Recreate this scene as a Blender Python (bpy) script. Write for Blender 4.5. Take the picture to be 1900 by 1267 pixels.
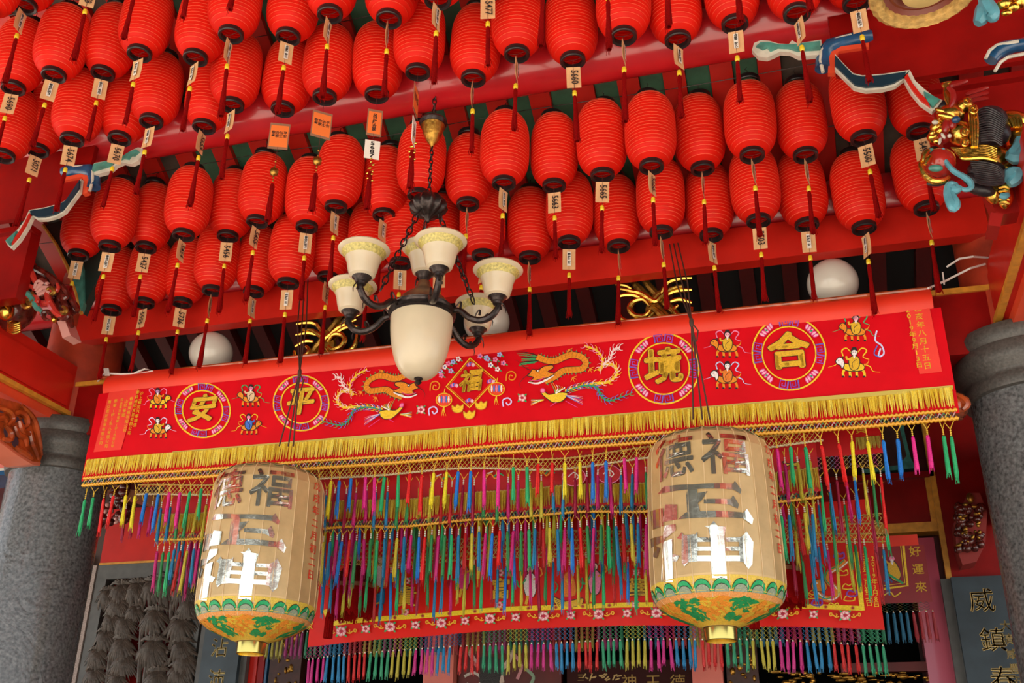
import bpy, bmesh, math, random
from mathutils import Vector as V, Matrix
random.seed(7)
PI = math.pi
for o in list(bpy.data.objects):
    bpy.data.objects.remove(o)
S = bpy.context.scene
COL = S.collection

# ------------------------------------------------------------------ camera
# world axes seen from the camera (found from the photograph's vanishing points)
CX = V((7250, 767, 1921)).normalized()
CZ = V((72, 4130, -1921)); CZ = (CZ - CX * CZ.dot(CX)).normalized()
CY = CZ.cross(CX)
EYE = V((0, 0, 1.6))
cam = bpy.data.cameras.new('camera'); camo = bpy.data.objects.new('camera', cam)
COL.objects.link(camo)
R3 = Matrix((CX, CY, CZ))            # camera vector -> world vector
camo.matrix_world = Matrix.Translation(EYE) @ R3.to_4x4()
cam.sensor_width = 36.0; cam.lens = 36.0 * 1921 / 1900
cam.clip_start = 0.05; cam.clip_end = 300
S.camera = camo

# ------------------------------------------------------------------ daylight
w = bpy.data.worlds.new('sky'); S.world = w; w.use_nodes = True
nt = w.node_tree; bg = nt.nodes['Background']
bg.inputs['Color'].default_value = (0.82, 0.91, 1.0, 1)
bg.inputs['Strength'].default_value = 1.85
sun = bpy.data.lights.new('sun', 'SUN'); sun.energy = 21.0; sun.angle = math.radians(1.5)
sun.color = (1.0, 0.95, 0.86)
suno = bpy.data.objects.new('sun', sun); COL.objects.link(suno)
suno.rotation_euler = V((-0.35, -0.62, 0.85)).to_track_quat('Z', 'Y').to_euler()
S.view_settings.view_transform = 'Standard'; S.view_settings.look = 'None'
S.view_settings.gamma = 1; S.view_settings.use_curve_mapping = False
S.view_settings.exposure = -0.15

def ray(px, py):
    return R3 @ V((px - 950, 633.5 - py, -1921))
def oY(px, py, y):
    r = ray(px, py); return EYE + r * (y / r.y)
def oX(px, py, x):
    r = ray(px, py); return EYE + r * (x / r.x)
def oZ(px, py, z):
    r = ray(px, py); return EYE + r * ((z - 1.6) / r.z)
def depth(p):
    return (p - EYE).dot(-(R3 @ V((0, 0, 1))))

# ------------------------------------------------------------------ materials
MATS = {}
def mat(name, col=(.8, .8, .8), rough=.5, metal=0., bump=0., scale=20., var=0., vcol=False, spec=.5, trans=0., emit=0., dist='noise', coat=0.):
    if name in MATS: return MATS[name]
    m = bpy.data.materials.new(name); m.use_nodes = True; MATS[name] = m
    n = m.node_tree; b = n.nodes['Principled BSDF']; L = n.links
    b.inputs['Roughness'].default_value = rough; b.inputs['Metallic'].default_value = metal
    b.inputs['Specular IOR Level'].default_value = spec
    b.inputs['Coat Weight'].default_value = coat
    tc = n.nodes.new('ShaderNodeTexCoord')
    nz = n.nodes.new('ShaderNodeTexNoise'); nz.inputs['Scale'].default_value = scale; nz.inputs['Detail'].default_value = 5
    L.new(tc.outputs['Object'], nz.inputs['Vector'])
    hs = n.nodes.new('ShaderNodeMixRGB'); hs.blend_type = 'MULTIPLY'
    hs.inputs['Fac'].default_value = 1
    rp = n.nodes.new('ShaderNodeMapRange'); rp.inputs['To Min'].default_value = 1 - var; rp.inputs['To Max'].default_value = 1 + var
    rp.inputs['From Min'].default_value = .3; rp.inputs['From Max'].default_value = .7
    L.new(nz.outputs['Fac'], rp.inputs['Value'])
    L.new(rp.outputs['Result'], hs.inputs['Color2'])
    if vcol:
        at = n.nodes.new('ShaderNodeAttribute'); at.attribute_name = 'Col'
        L.new(at.outputs['Color'], hs.inputs['Color1'])
    else:
        hs.inputs['Color1'].default_value = (*col, 1)
    L.new(hs.outputs['Color'], b.inputs['Base Color'])
    if bump:
        bp = n.nodes.new('ShaderNodeBump'); bp.inputs['Strength'].default_value = bump; bp.inputs['Distance'].default_value = .01
        L.new(nz.outputs['Fac'], bp.inputs['Height']); L.new(bp.outputs['Normal'], b.inputs['Normal'])
    if trans:
        tr = n.nodes.new('ShaderNodeBsdfTranslucent'); mx = n.nodes.new('ShaderNodeMixShader'); mx.inputs[0].default_value = trans
        L.new(hs.outputs['Color'], tr.inputs['Color'])
        out = n.nodes['Material Output']
        L.new(b.outputs[0], mx.inputs[1]); L.new(tr.outputs[0], mx.inputs[2]); L.new(mx.outputs[0], out.inputs[0])
    m.diffuse_color = (*col, 1)
    return m

M_RED = mat('lantern_red_cloth', (.80, .014, .005), .5, var=.08, scale=9, trans=.16, spec=.2)
M_RING = mat('black_plastic', (.012, .011, .012), .35)
M_TAG = mat('tag_card', (.72, .40, .19), .7, var=.08, scale=30)
M_INK = mat('ink', (.02, .015, .015), .6)
M_WHITE = mat('white_paper', (.8, .74, .66), .7)
M_YEL = mat('yellow_bead', (.85, .62, .03), .25, coat=.5)
M_TASR = mat('tassel_red', (.22, .002, .002), .9, var=.3, scale=200, spec=.08)
M_CORD = mat('dark_cord', (.08, .01, .01), .8)
M_THR = mat('embroidery_thread', vcol=True, rough=.45, var=.18, scale=160, bump=.3)
M_PAINT = mat('red_lacquer', (.24, .004, .003), .33, var=.2, scale=5, spec=.3)
M_PAINT2 = mat('bright_red_lacquer', (.56, .016, .008), .33, var=.12, scale=5, spec=.5)
M_PINK = mat('glossy_red_purlin', (.50, .014, .020), .22, var=.12, scale=4, spec=.6, coat=.35)
M_ORNG = mat('orange_red_lacquer', (.70, .07, .025), .4, var=.12, scale=6)
M_DARKR = mat('dark_red_wood', (.09, .004, .003), .5, var=.3, scale=6)
M_GREEN = mat('green_board', (.035, .13, .07), .5, var=.25, scale=9)
M_DKGRN = mat('dark_green_paint', (.012, .035, .030), .45, var=.25, scale=9)
M_YTRIM = mat('ochre_trim', (.62, .27, .03), .4, var=.2, scale=20)
M_GOLD = mat('gold_leaf', (.83, .50, .09), .24, 1.0, var=.25, scale=30, bump=.4)
M_GOLDD = mat('old_gilding', (.42, .22, .04), .35, .9, var=.5, scale=30, bump=.5)
M_BLUE = mat('blue_paint', (.012, .07, .17), .25, var=.3, scale=20, coat=.3)
M_TEAL = mat('teal_paint', (.06, .24, .20), .3, var=.4, scale=20, coat=.3)
M_CREAM = mat('cream_paint', (.60, .56, .47), .4, var=.15, scale=20)
M_BLACK = mat('unlit_hall_black', (.002, .002, .002), 1.0, spec=.0)
M_BRONZE = mat('dark_bronze', (.05, .038, .036), .33, .75, var=.35, scale=40, bump=.3)
M_GLASS = mat('alabaster_glass', (.78, .66, .47), .28, var=.05, scale=7, trans=.25, coat=.4)
M_GLASSB = mat('mottled_yellow_glass', (.62, .52, .16), .3, var=.35, scale=90, trans=.2)
M_GLOBE = mat('white_globe_glass', (.80, .75, .66), .16, var=.04, scale=4, trans=.2, coat=.6)
M_FOIL = mat('gold_foil', (.97, .92, .76), .16, 1.0, var=.08, scale=9, bump=.22)
M_BRASS = mat('brass_foot', (.75, .58, .16), .18, 1.0)
M_LBODY = mat('gold_paper', (.68, .47, .22), .34, .25, var=.10, scale=12, bump=.25, trans=.15)
M_ROPE = mat('white_rope', (.75, .70, .66), .8)
M_STONEP = mat('pale_granite', (.34, .27, .24), .7, var=.4, scale=120)
M_SLATE = mat('slate_plaque', (.034, .052, .066), .42, var=.3, scale=6, bump=.15)
M_GREYF = mat('grey_stone_frame', (.085, .085, .08), .5, var=.2, scale=14)
M_CARV = mat('carved_grey_wood', (.075, .055, .042), .45, var=.35, scale=30, bump=.6)
M_CARVO = mat('varnished_orange_carving', (.36, .06, .012), .22, var=.5, scale=14, bump=.5, coat=.5)

# ------------------------------------------------------------------ mesh builder
class B:
    def __init__(s): s.v = []; s.f = []; s.m = []; s.c = []; s.col = (1, 1, 1); s.mi = 0
    def face(s, idx): s.f.append(idx); s.m.append(s.mi); s.c.append(s.col)
    def poly(s, pts):
        k = len(s.v); s.v += [tuple(p) for p in pts]; s.face(list(range(k, k + len(pts))))
    def box(s, a, b):
        k = len(s.v)
        for x in (a[0], b[0]):
            for y in (a[1], b[1]):
                for z in (a[2], b[2]): s.v.append((x, y, z))
        for q in ((0, 1, 3, 2), (4, 6, 7, 5), (0, 4, 5, 1), (2, 3, 7, 6), (0, 2, 6, 4), (1, 5, 7, 3)): s.face([k + i for i in q])
    def prism(s, pts, off, taper=0.0):
        pts = [V(p) for p in pts]; off = V(off); c = sum(pts, V()) / len(pts)
        k = len(s.v); n = len(pts)
        s.v += [tuple(p) for p in pts] + [tuple(p + off + (c - p) * taper) for p in pts]
        s.face(list(range(k, k + n))); s.face(list(range(k + 2 * n - 1, k + n - 1, -1)))
        for i in range(n):
            j = (i + 1) % n; s.face([k + i, k + n + i, k + n + j, k + j])
    def tube(s, pts, r, n=8, closed=False, flat=1.0, cap=True):
        pts = [V(p) for p in pts]; N = len(pts)
        rr = r if isinstance(r, (list, tuple)) else [r] * N
        k = len(s.v); up = None
        for i, p in enumerate(pts):
            a = pts[(i - 1) % N] if (i or closed) else p; b = pts[(i + 1) % N] if (i < N - 1 or closed) else p
            t = (b - a); t = t.normalized() if t.length > 1e-9 else V((0, 0, 1))
            if up is None: up = t.orthogonal().normalized()
            up = (up - t * up.dot(t)); up = up.normalized() if up.length > 1e-6 else t.orthogonal().normalized()
            bi = t.cross(up)
            for q in range(n):
                a_ = 2 * PI * q / n; s.v.append(tuple(p + (up * math.cos(a_) + bi * math.sin(a_) * flat) * rr[i]))
        for i in range(N if closed else N - 1):
            for q in range(n):
                a = k + i * n; b = k + ((i + 1) % N) * n; j = (q + 1) % n
                s.face([a + q, a + j, b + j, b + q])
        if cap and not closed:
            s.face([k + q for q in range(n)][::-1]); s.face([k + (N - 1) * n + q for q in range(n)])
    def lathe(s, prof, n=24, c=(0, 0, 0), cap=False, fn=None):
        k = len(s.v); P = len(prof)
        for (r, z) in prof:
            for q in range(n):
                a = 2 * PI * q / n; r2 = fn(r, z, a) if fn else r
                s.v.append((c[0] + r2 * math.cos(a), c[1] + r2 * math.sin(a), c[2] + z))
        for i in range(P - 1):
            for q in range(n):
                j = (q + 1) % n; s.face([k + i * n + q, k + i * n + j, k + (i + 1) * n + j, k + (i + 1) * n + q])
        if cap:
            s.face([k + q for q in range(n)][::-1]); s.face([k + (P - 1) * n + q for q in range(n)])
    def ell(s, c, ax, ay, az, n=12, m=8):
        c = V(c); ax = V(ax); ay = V(ay); az = V(az); k = len(s.v)
        s.v.append(tuple(c - az))
        for i in range(1, m):
            t = -PI / 2 + PI * i / m
            for q in range(n):
                a = 2 * PI * q / n
                s.v.append(tuple(c + (ax * math.cos(a) + ay * math.sin(a)) * math.cos(t) + az * math.sin(t)))
        s.v.append(tuple(c + az)); e = len(s.v) - 1
        for q in range(n): s.face([k, k + 1 + (q + 1) % n, k + 1 + q])
        for i in range(m - 2):
            for q in range(n):
                j = (q + 1) % n; a = k + 1 + i * n; s.face([a + q, a + j, a + n + j, a + n + q])
        a = k + 1 + (m - 2) * n
        for q in range(n): s.face([a + q, a + (q + 1) % n, e])
    def merge(s, mesh, M=None, fn=None):
        k = len(s.v)
        for v in mesh.vertices:
            p = v.co if M is None else M @ v.co
            s.v.append(tuple(fn(p) if fn else p))
        for p in mesh.polygons: s.face([k + i for i in p.vertices])
    def mesh(s, name, mats, smooth=True):
        me = bpy.data.meshes.new(name); me.from_pydata(s.v, [], s.f)
        if not isinstance(mats, (list, tuple)): mats = [mats]
        for m in mats: me.materials.append(m)
        if len(mats) > 1: me.polygons.foreach_set('material_index', s.m)
        if mats[0] is M_THR or any(c != (1, 1, 1) for c in s.c):
            a = me.color_attributes.new('Col', 'FLOAT_COLOR', 'CORNER'); out = []
            for f, c in zip(s.f, s.c): out += [c[0], c[1], c[2], 1.0] * len(f)
            a.data.foreach_set('color', out)
        me.update()
        if smooth: me.shade_smooth(); me.set_sharp_from_angle(angle=math.radians(42))
        return me
    def build(s, name, mats, parent=None, smooth=True, **kw):
        return put(name, s.mesh(name, mats, smooth), parent, **kw)

def put(name, me, parent=None, loc=None, rot=None, scale=None, label=None, cat=None, group=None, kind=None):
    o = bpy.data.objects.new(name, me); COL.objects.link(o)
    if parent is not None: o.parent = parent
    if loc is not None: o.location = loc
    if rot is not None: o.rotation_euler = rot
    if scale is not None: o.scale = scale
    tag(o, label, cat, group, kind)
    return o
def tag(o, label=None, cat=None, group=None, kind=None):
    if label: o['label'] = label
    if cat: o['category'] = cat
    if group: o['group'] = group
    if kind: o['kind'] = kind
    return o
def empty(name, loc=(0, 0, 0), **kw):
    o = put(name, None, loc=loc, **kw); o.empty_display_size = .05; return o
def copy_tree(o, parent=None):
    c = o.copy(); COL.objects.link(c)
    if parent: c.parent = parent
    for ch in list(o.children): copy_tree(ch, c)
    return c
def centred(b, name, mats, parent, at, **kw):
    """build with vertices stored relative to the parent's location"""
    at = V(at); b.v = [tuple(V(v) - at) for v in b.v]; return b.build(name, mats, parent, **kw)

# ------------------------------------------------------------------ writing
TXT = {}
def text_mesh(body, bold=0.0, space=1.0, res=2):
    key = (body, bold, space)
    if key in TXT: return TXT[key]
    c = bpy.data.curves.new('lettering', 'FONT'); c.body = body; c.align_x = 'CENTER'; c.align_y = 'CENTER'
    c.resolution_u = res; c.offset = bold; c.space_line = space
    o = bpy.data.objects.new('lettering', c); COL.objects.link(o)
    me = bpy.data.meshes.new_from_object(o.evaluated_get(bpy.context.evaluated_depsgraph_get()))
    bpy.data.objects.remove(o); TXT[key] = me
    return me
def put_text(b, body, origin, right, up, size, bold=0.0, space=1.0, shear=0.0, sx=1.0, fn=None):
    """writing laid on a plane: right/up are unit world vectors, size the em in metres"""
    me = text_mesh(body, bold, space); o = V(origin); r = V(right); u = V(up)
    def f(p):
        q = o + r * ((p.x * sx + p.y * shear) * size) + u * (p.y * size)
        return fn(q) if fn else q
    k = len(b.v)
    for v in me.vertices: b.v.append(tuple(f(v.co)))
    for p in me.polygons: b.face([k + i for i in p.vertices])
XL, XR, XM = -4.75, 1.21, -1.77          # the two column lines and the middle of the bay
SL = 0.577                                 # roof slope
ZR = lambda y: 5.68 - SL * (y - 4.35)      # underside of the roof boards

# ------------------------------------------------------------------ ground and shell
b = B(); b.box((-60, -60, -.2), (60, 40, 0)); b.build('floor', mat('pale_paving', (.52, .47, .40), .8, var=.12, scale=1.5), smooth=False, kind='structure')
b = B(); b.box((-12, 7.62, 0), (8, 7.9, 5.2)); b.build('wall_back', M_DARKR, smooth=False, kind='structure')
ceil = empty('ceiling', kind='structure')
b = B()
ya, yb, yc = 2.6, 5.62, 7.9
b.prism([(-12, ya, ZR(ya) + .05), (8, ya, ZR(ya) + .05), (8, yb, ZR(yb) + .05), (-12, yb, ZR(yb) + .05)], (0, 0, .12))
b.prism([(-12, yb, ZR(yb) + .05), (8, yb, ZR(yb) + .05), (8, 6.3, ZR(6.3) + .05), (-12, 6.3, ZR(6.3) + .05)], (0, 0, .12))
b.prism([(-12, 6.3, ZR(6.3) + .05), (8, 6.3, ZR(6.3) + .05), (8, yc, ZR(6.3) + .05), (-12, yc, ZR(6.3) + .05)], (0, 0, .12))
b.prism([(-12, ya, ZR(ya) + .05), (-12, -2.2, ZR(ya) - 2.1), (8, -2.2, ZR(ya) - 2.1), (8, ya, ZR(ya) + .05)], (0, 0, .12))  # front slope runs unseen past the camera, lengthened to darken lantern tops
b.build('roof_boarding', mat('dark_roof_boarding', (.012, .012, .012), .7), ceil, smooth=False)
ang = math.atan(SL); Ls = (yb - ya) / math.cos(ang)
b = B(); b.box((-.062, 0, 0), (.062, Ls, .06)); raf = b.mesh('rafter', M_PAINT2, False)
b = B(); b.box((-.066, 0, .035), (.066, Ls, .06)); grn = b.mesh('green_board', M_GREEN, False)
b = B(); b.box((-.066, 0, .035), (.066, Ls, .06)); gry = b.mesh('grey_board', mat('shaded_plaster', (.075, .06, .045), .8, var=.4, scale=8), False)  # grey plaster, its colour darkened for the truss's shade
for i in range(-36, 36):
    x = XM + i * .262
    if x < -11.5 or x > 7: continue
    put('rafter', raf, ceil, (x, ya, ZR(ya)), (-ang, 0, 0))
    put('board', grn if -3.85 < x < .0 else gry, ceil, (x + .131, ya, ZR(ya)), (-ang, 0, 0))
b = B(); b.box((-.045, 0, -.04), (.045, .8, .06)); raf2 = b.mesh('inner_rafter', M_DARKR, False)  # darker colour than the outer rafters stands for the unlit gap
for i in range(-22, 22): put('inner_rafter', raf2, ceil, (XM + i * .262, yb, ZR(yb)), (-ang, 0, 0))

# ------------------------------------------------------------------ beams along the hall
def xbeam(y, zc, r, m, label):
    b = B(); xs = [-11.8 + 19.6 * i / 12 for i in range(13)]
    b.tube([(x, y, zc) for x in xs], r, 28)
    return b.build('roof_beam', m, label=label, cat='beam')
xbeam(4.40, 5.40, .15, M_PINK, 'glossy red round roof beam behind the upper rows of lanterns')
xbeam(5.42, 4.88, .15, M_PINK, 'glossy red round roof beam just above the square beam')
xbeam(3.35, 5.97, .15, M_PINK, 'glossy red round roof beam hidden over the topmost lanterns')
b = B(); b.box((XL + .1, 5.30, 4.515), (XR - .1, 5.385, 4.745))
b.build('square_beam', M_PAINT2, smooth=False, label='red square beam above the dark gap, behind hanging tassels', cat='beam')
lb = empty('lower_beam', (XM, 5.5, 4.1), label='dark red beam carrying the white globe lamps', cat='beam')
b = B(); b.box((XL - XM + .1, -.14, -.25), (XR - XM - .1, .16, .125)); b.build('timber', M_PAINT, lb, smooth=False)
b = B(); b.box((XL - XM + .1, -.155, .10), (XR - XM - .1, -.14, .13)); b.build('gilded_edge', M_YTRIM, lb, smooth=False)

# ------------------------------------------------------------------ columns
M_GRAN = mat('grey_granite', (.115, .118, .122), .27, var=.55, scale=55, bump=.10, coat=.25)
g = M_GRAN.node_tree                       # engraved scrollwork: a second, coarser relief
vo = g.nodes.new('ShaderNodeTexVoronoi'); vo.feature = 'DISTANCE_TO_EDGE'; vo.inputs['Scale'].default_value = 9
n2 = g.nodes.new('ShaderNodeTexNoise'); n2.inputs['Scale'].default_value = 3.5; n2.inputs['Distortion'].default_value = 4
g.links.new(g.nodes['Texture Coordinate'].outputs['Object'], n2.inputs['Vector'])
b2 = g.nodes.new('ShaderNodeBump'); b2.inputs['Strength'].default_value = .28; b2.inputs['Distance'].default_value = .02
g.links.new(n2.outputs['Fac'], b2.inputs['Height']); g.links.new(g.nodes['Bump'].outputs['Normal'], b2.inputs['Normal'])
g.links.new(b2.outputs['Normal'], g.nodes['Principled BSDF'].inputs['Normal'])
M_GRAND = mat('dark_capital_granite', (.07, .064, .058), .45, var=.35, scale=70, bump=.2)
for X, lab in ((XL, 'grey granite column left of the long banner, with a moulded capital'), (XR, 'grey granite column at the right edge beside the slate plaque')):
    c = empty('column', (X, 5.55, 0), label=lab, cat='column')
    b = B(); b.lathe([(.31, 0), (.31, 3.62)], 48); b.build('shaft', M_GRAN, c)
    b = B(); b.lathe([(.31, 3.62), (.335, 3.625), (.345, 3.66), (.335, 3.69), (.33, 3.70), (.335, 3.72), (.365, 3.76), (.375, 3.80), (.36, 3.85), (.355, 3.86), (.365, 3.88), (.37, 3.92), (.35, 3.96), (.30, 3.975)], 48, cap=True); b.build('capital', M_GRAND, c)
    b = B(); b.lathe([(.255, 3.97), (.25, 4.6), (.245, 5.1)], 32, cap=True); b.build('timber_post', mat('worn_red_post', (.36, .035, .012), .42, var=.35, scale=7, bump=.1), c)

# beams running towards the viewer from each column
for X, s, lab in ((XL, 1, 'orange red panelled beam running outwards from the left column'), (XR, -1, 'red panelled beam running outwards over the right column')):
    y = empty('side_beam', (X, 3.2, 4.15), label=lab, cat='beam')
    b = B(); b.box((-.14, -3.0, -.16), (.14, 2.16, .19)); b.build('timber', M_PAINT2, y, smooth=False)
    b = B(); b.box((s * .14, -3.0, -.11), (s * .155, 2.10, .11)); b.build('panel', M_PAINT2, y, smooth=False)
    b = B(); b.box((s * .13, -3.0, -.165), (s * .165, 2.14, -.135)); b.build('ochre_moulding', M_YTRIM, y, smooth=False)
    b = B(); b.box((-.10, -3.0, -.22), (.12, 2.1, -.16)); b.build('underside_board', M_ORNG, y, smooth=False)

# ------------------------------------------------------------------ red paper lanterns
NS = 28
def lantern_body():
    b = B(); prof = []; z0, z1, n = .028, .472, 22
    def rad(t):
        t += .06; t = t / 1.06 if t > 0 else t / .94
        return .062 + .0765 * max(0, 1 - abs(t) ** 3.5) ** .76
    for i in range(n + 1):
        z = z0 + (z1 - z0) * i / n; t = 2 * i / n - 1; r = rad(t)
        zs = .00095
        if i: prof.append((rad(t - 1 / n) - .0013, z - (z1 - z0) / n / 2, 0))
        prof.append((r, z - zs, 1)); prof.append((r, z + zs, 0))
    k = 0
    for (r, z, m) in prof:
        for q in range(NS):
            a = 2 * PI * q / NS; b.v.append((r * math.cos(a), r * math.sin(a), z))
    for i in range(len(prof) - 1):
        b.mi = prof[i][2]
        for q in range(NS):
            j = (q + 1) % NS; b.face([i * NS + q, i * NS + j, (i + 1) * NS + j, (i + 1) * NS + q])
    return b.mesh('paper_body', [M_RED, mat('lantern_rib', (.95, .20, .10), .4, var=.05)])
ME = {}
ME['body'] = lantern_body()
b = B(); b.lathe([(.050, .004), (.062, 0), (.066, .004), (.066, .026), (.062, .032), (.050, .030), (.050, .004)], 28); ME['ring'] = b.mesh('ring', M_RING)
b = B(); b.tube([(-.05, 0, .02), (0, 0, .012), (.05, 0, .02)], .0014, 5); b.tube([(0, 0, .014), (0, 0, -.03)], .0012, 5); b.tube([(0, 0, -.03), (0, 0, -.185)], .0012, 5); ME['cord'] = b.mesh('cord', M_CORD)
b = B(); b.tube([(-.05, 0, 0), (-.03, 0, .02), (0, 0, .03), (.03, 0, .02), (.05, 0, 0)], .002, 6); b.tube([(0, 0, .03), (0, 0, .065), (.012, 0, .075), (.0, 0, .085)], .0018, 6); ME['hook'] = b.mesh('hook', M_BRONZE)
def tagmesh(bend):
    b = B(); n = 6; k = 0
    for i in range(n + 1):
        z = -.03 - .13 * i / n; y = bend * math.sin(PI * i / n)
        for x in (-.0365, .0365):
            b.v.append((x, y - .0006, z)); b.v.append((x, y + .0006, z))
    for i in range(n):
        a = 4 * i; c = 4 * (i + 1); b.face([a, a + 2, c + 2, c]); b.face([a + 1, c + 1, c + 3, a + 3]); b.face([a, c, c + 1, a + 1]); b.face([a + 2, a + 3, c + 3, c + 2])
    b.face([0, 1, 3, 2]); b.face([4 * n, 4 * n + 2, 4 * n + 3, 4 * n + 1])
    return b.mesh('tag', M_TAG, False)
ME['tag'] = tagmesh(.004)
b = B(); b.lathe([(.004, -.180), (.009, -.182), (.0115, -.187), (.0105, -.194), (.0125, -.197), (.0115, -.208), (.009, -.213)], 14, cap=True); ME['bead'] = b.mesh('bead', M_YEL)
def tassel_mesh(name, m, z0, L, r0, r1, n=11, seed=0, col=None, loose=5):
    rn = random.Random(seed); b = B()
    if col: b.col = col
    ph = [rn.random() * 6 for _ in range(4)]
    prof = [(r0 * .8, z0), (r0 * 1.1, z0 - L * .08), (r0 * 1.05, z0 - L * .3), (r1 * .9, z0 - L * .6), (r1, z0 - L * .86), (r1 * .8, z0 - L * .95)]
    b.lathe(prof, n * 2, fn=lambda r, z, a: r * (1 + .22 * math.cos(a * n + z * 30 + ph[0])))
    for i in range(loose + 6):
        a = rn.random() * 2 * PI; r = r1 * (.25 + .8 * rn.random()); e = r1 * (.8 + 1.0 * rn.random())
        b.tube([(r * math.cos(a), r * math.sin(a), z0 - L * .7), (e * math.cos(a), e * math.sin(a), z0 - L * (.93 + .10 * rn.random()))], r0 * .16, 3)
    return b.mesh(name, m)
ME['tas'] = [tassel_mesh('tassel', M_TASR, -.212, .25 + .02 * i, .0085, .0115 + .001 * i, seed=i) for i in range(4)]

def lettering_numbers(s):
    b = B(); put_text(b, s, (.004, -.0062, -.096), (0, 0, -1), (1, 0, 0), .052, .012, sx=.85)
    return b.mesh('handwriting', M_INK, False)
def lettering_print(s, two=False):
    b = B(); b.mi = 0
    b.poly([(-.011, -.0052, -.048), (-.011, -.0062, -.138), (.011, -.0062, -.138), (.011, -.0052, -.048)]); b.mi = 1
    put_text(b, '\n'.join(s), (0, -.0068, -.093), (1, 0, 0), (0, 0, 1), .0175, .03, space=.95)
    return b.mesh('printed_label', [M_WHITE, M_INK], False)
PR = [lettering_print(s) for s in ('合家平安乙', '信女陳秀英', '闔府平安', '善信林明發')]
NUM = {}
ORD = 'first second third fourth fifth sixth seventh eighth ninth tenth eleventh twelfth thirteenth fourteenth fifteenth sixteenth seventeenth eighteenth nineteenth twentieth twenty-first'.split()

def pendant(root, kind, rn):
    """laminated card with charm and tassel, in place of the paper tag"""
    fc = math.atan2(-root.location.x, root.location.y)
    r = put('laminated_card', CARD[kind], root, rot=(0, 0, fc + {'a': -.15, 'b': .2, 'c': .1, 'd': 1.32}[kind]))
    put('charm', CHARM[kind], root); put('charm_tassel', ctas, root)
    r2 = r
CARD, CHARM = {}, {}
M_OCARD = mat('orange_card', (.88, .20, .04), .5)
M_FILM = mat('clear_film_edge', (.30, .16, .10), .2)
def card(kind):
    b = B(); w_ = .048 if kind != 'c' else .034
    z1 = -.10
    b.mi = 2; b.box((-w_ - .006, -.0008, z1 - .155), (w_ + .006, .0008, z1 + .015))
    b.mi = 0; b.box((-w_, -.0018, z1 - .14), (w_, .0018, z1))
    b.mi = 1
    if kind == 'c': put_text(b, '呂\n世\n勝\n合\n家', (0, -.0026, z1 - .07), (1, 0, 0), (0, 0, 1), .025, .03, space=.9)
    else:
        for i, s in enumerate(('平安', '信士', '合家', '敬奉')): put_text(b, '\n'.join(s), (.032 - .021 * i, -.0026, z1 - .06), (1, 0, 0), (0, 0, 1), .022, .02, space=1.0)
    if kind == 'c':
        b.mi = 3; b.box((-.04, -.0018, z1 - .30), (.04, .0018, z1 - .185)); b.mi = 1
        put_text(b, '5\n6\n8\n7', (0, -.0026, z1 - .243), (1, 0, 0), (0, 0, 1), .031, .04, space=.82, sx=1.5)
    if kind == 'd':
        b.mi = 3; b.box((-.036, -.0018, z1 - .34), (.036, .0018, z1 - .19)); b.mi = 1
        put_text(b, '5688', (0, -.0026, z1 - .265), (0, 0, -1), (1, 0, 0), .04, .02)
    b.mi = 4; b.tube([(0, 0, .014), (0, 0, z1 + .01)], .001, 5); b.tube([(0, 0, z1 - .14), (0, 0, -.44)], .0012, 5)
    return b.mesh('laminated_card', [M_OCARD, M_INK, M_FILM, M_WHITE, M_CORD], False)
for k in 'abcd':
    CARD[k] = card(k); b = B()
    if k in 'ab':
        for z, r in ((-.335, .006), (-.37, .005), (-.44, .006), (-.46, .005)): b.ell((0, 0, z), (r, 0, 0), (0, r, 0), (0, 0, r * 1.3), 8, 6)
        b.lathe([(.004, -.375), (.018, -.384), (.024, -.402), (.018, -.420), (.004, -.428)], 12, fn=lambda r, z, a: r * (1 + .1 * math.cos(6 * a)))
    else:
        for i in range(9):
            a = i * 2.4; b.ell((.014 * math.cos(a), .008 * math.sin(a), -.44 - .012 * i), (.009, 0, 0), (0, .006, 0), (0, 0, .007), 8, 6)
        for z in (-.40, -.42): b.ell((0, 0, z), (.006, 0, 0), (0, .006, 0), (0, 0, .006), 8, 6)
    CHARM[k] = b.mesh('charm', M_GOLDD if k in 'ab' else M_GOLD)
ctas = tassel_mesh('charm_tassel', M_TASR, -.46 - .02, .24, .010, .015, seed=9)
ctas2 = tassel_mesh('charm_tassel', M_TASR, -.56, .24, .010, .015, seed=10)

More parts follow.
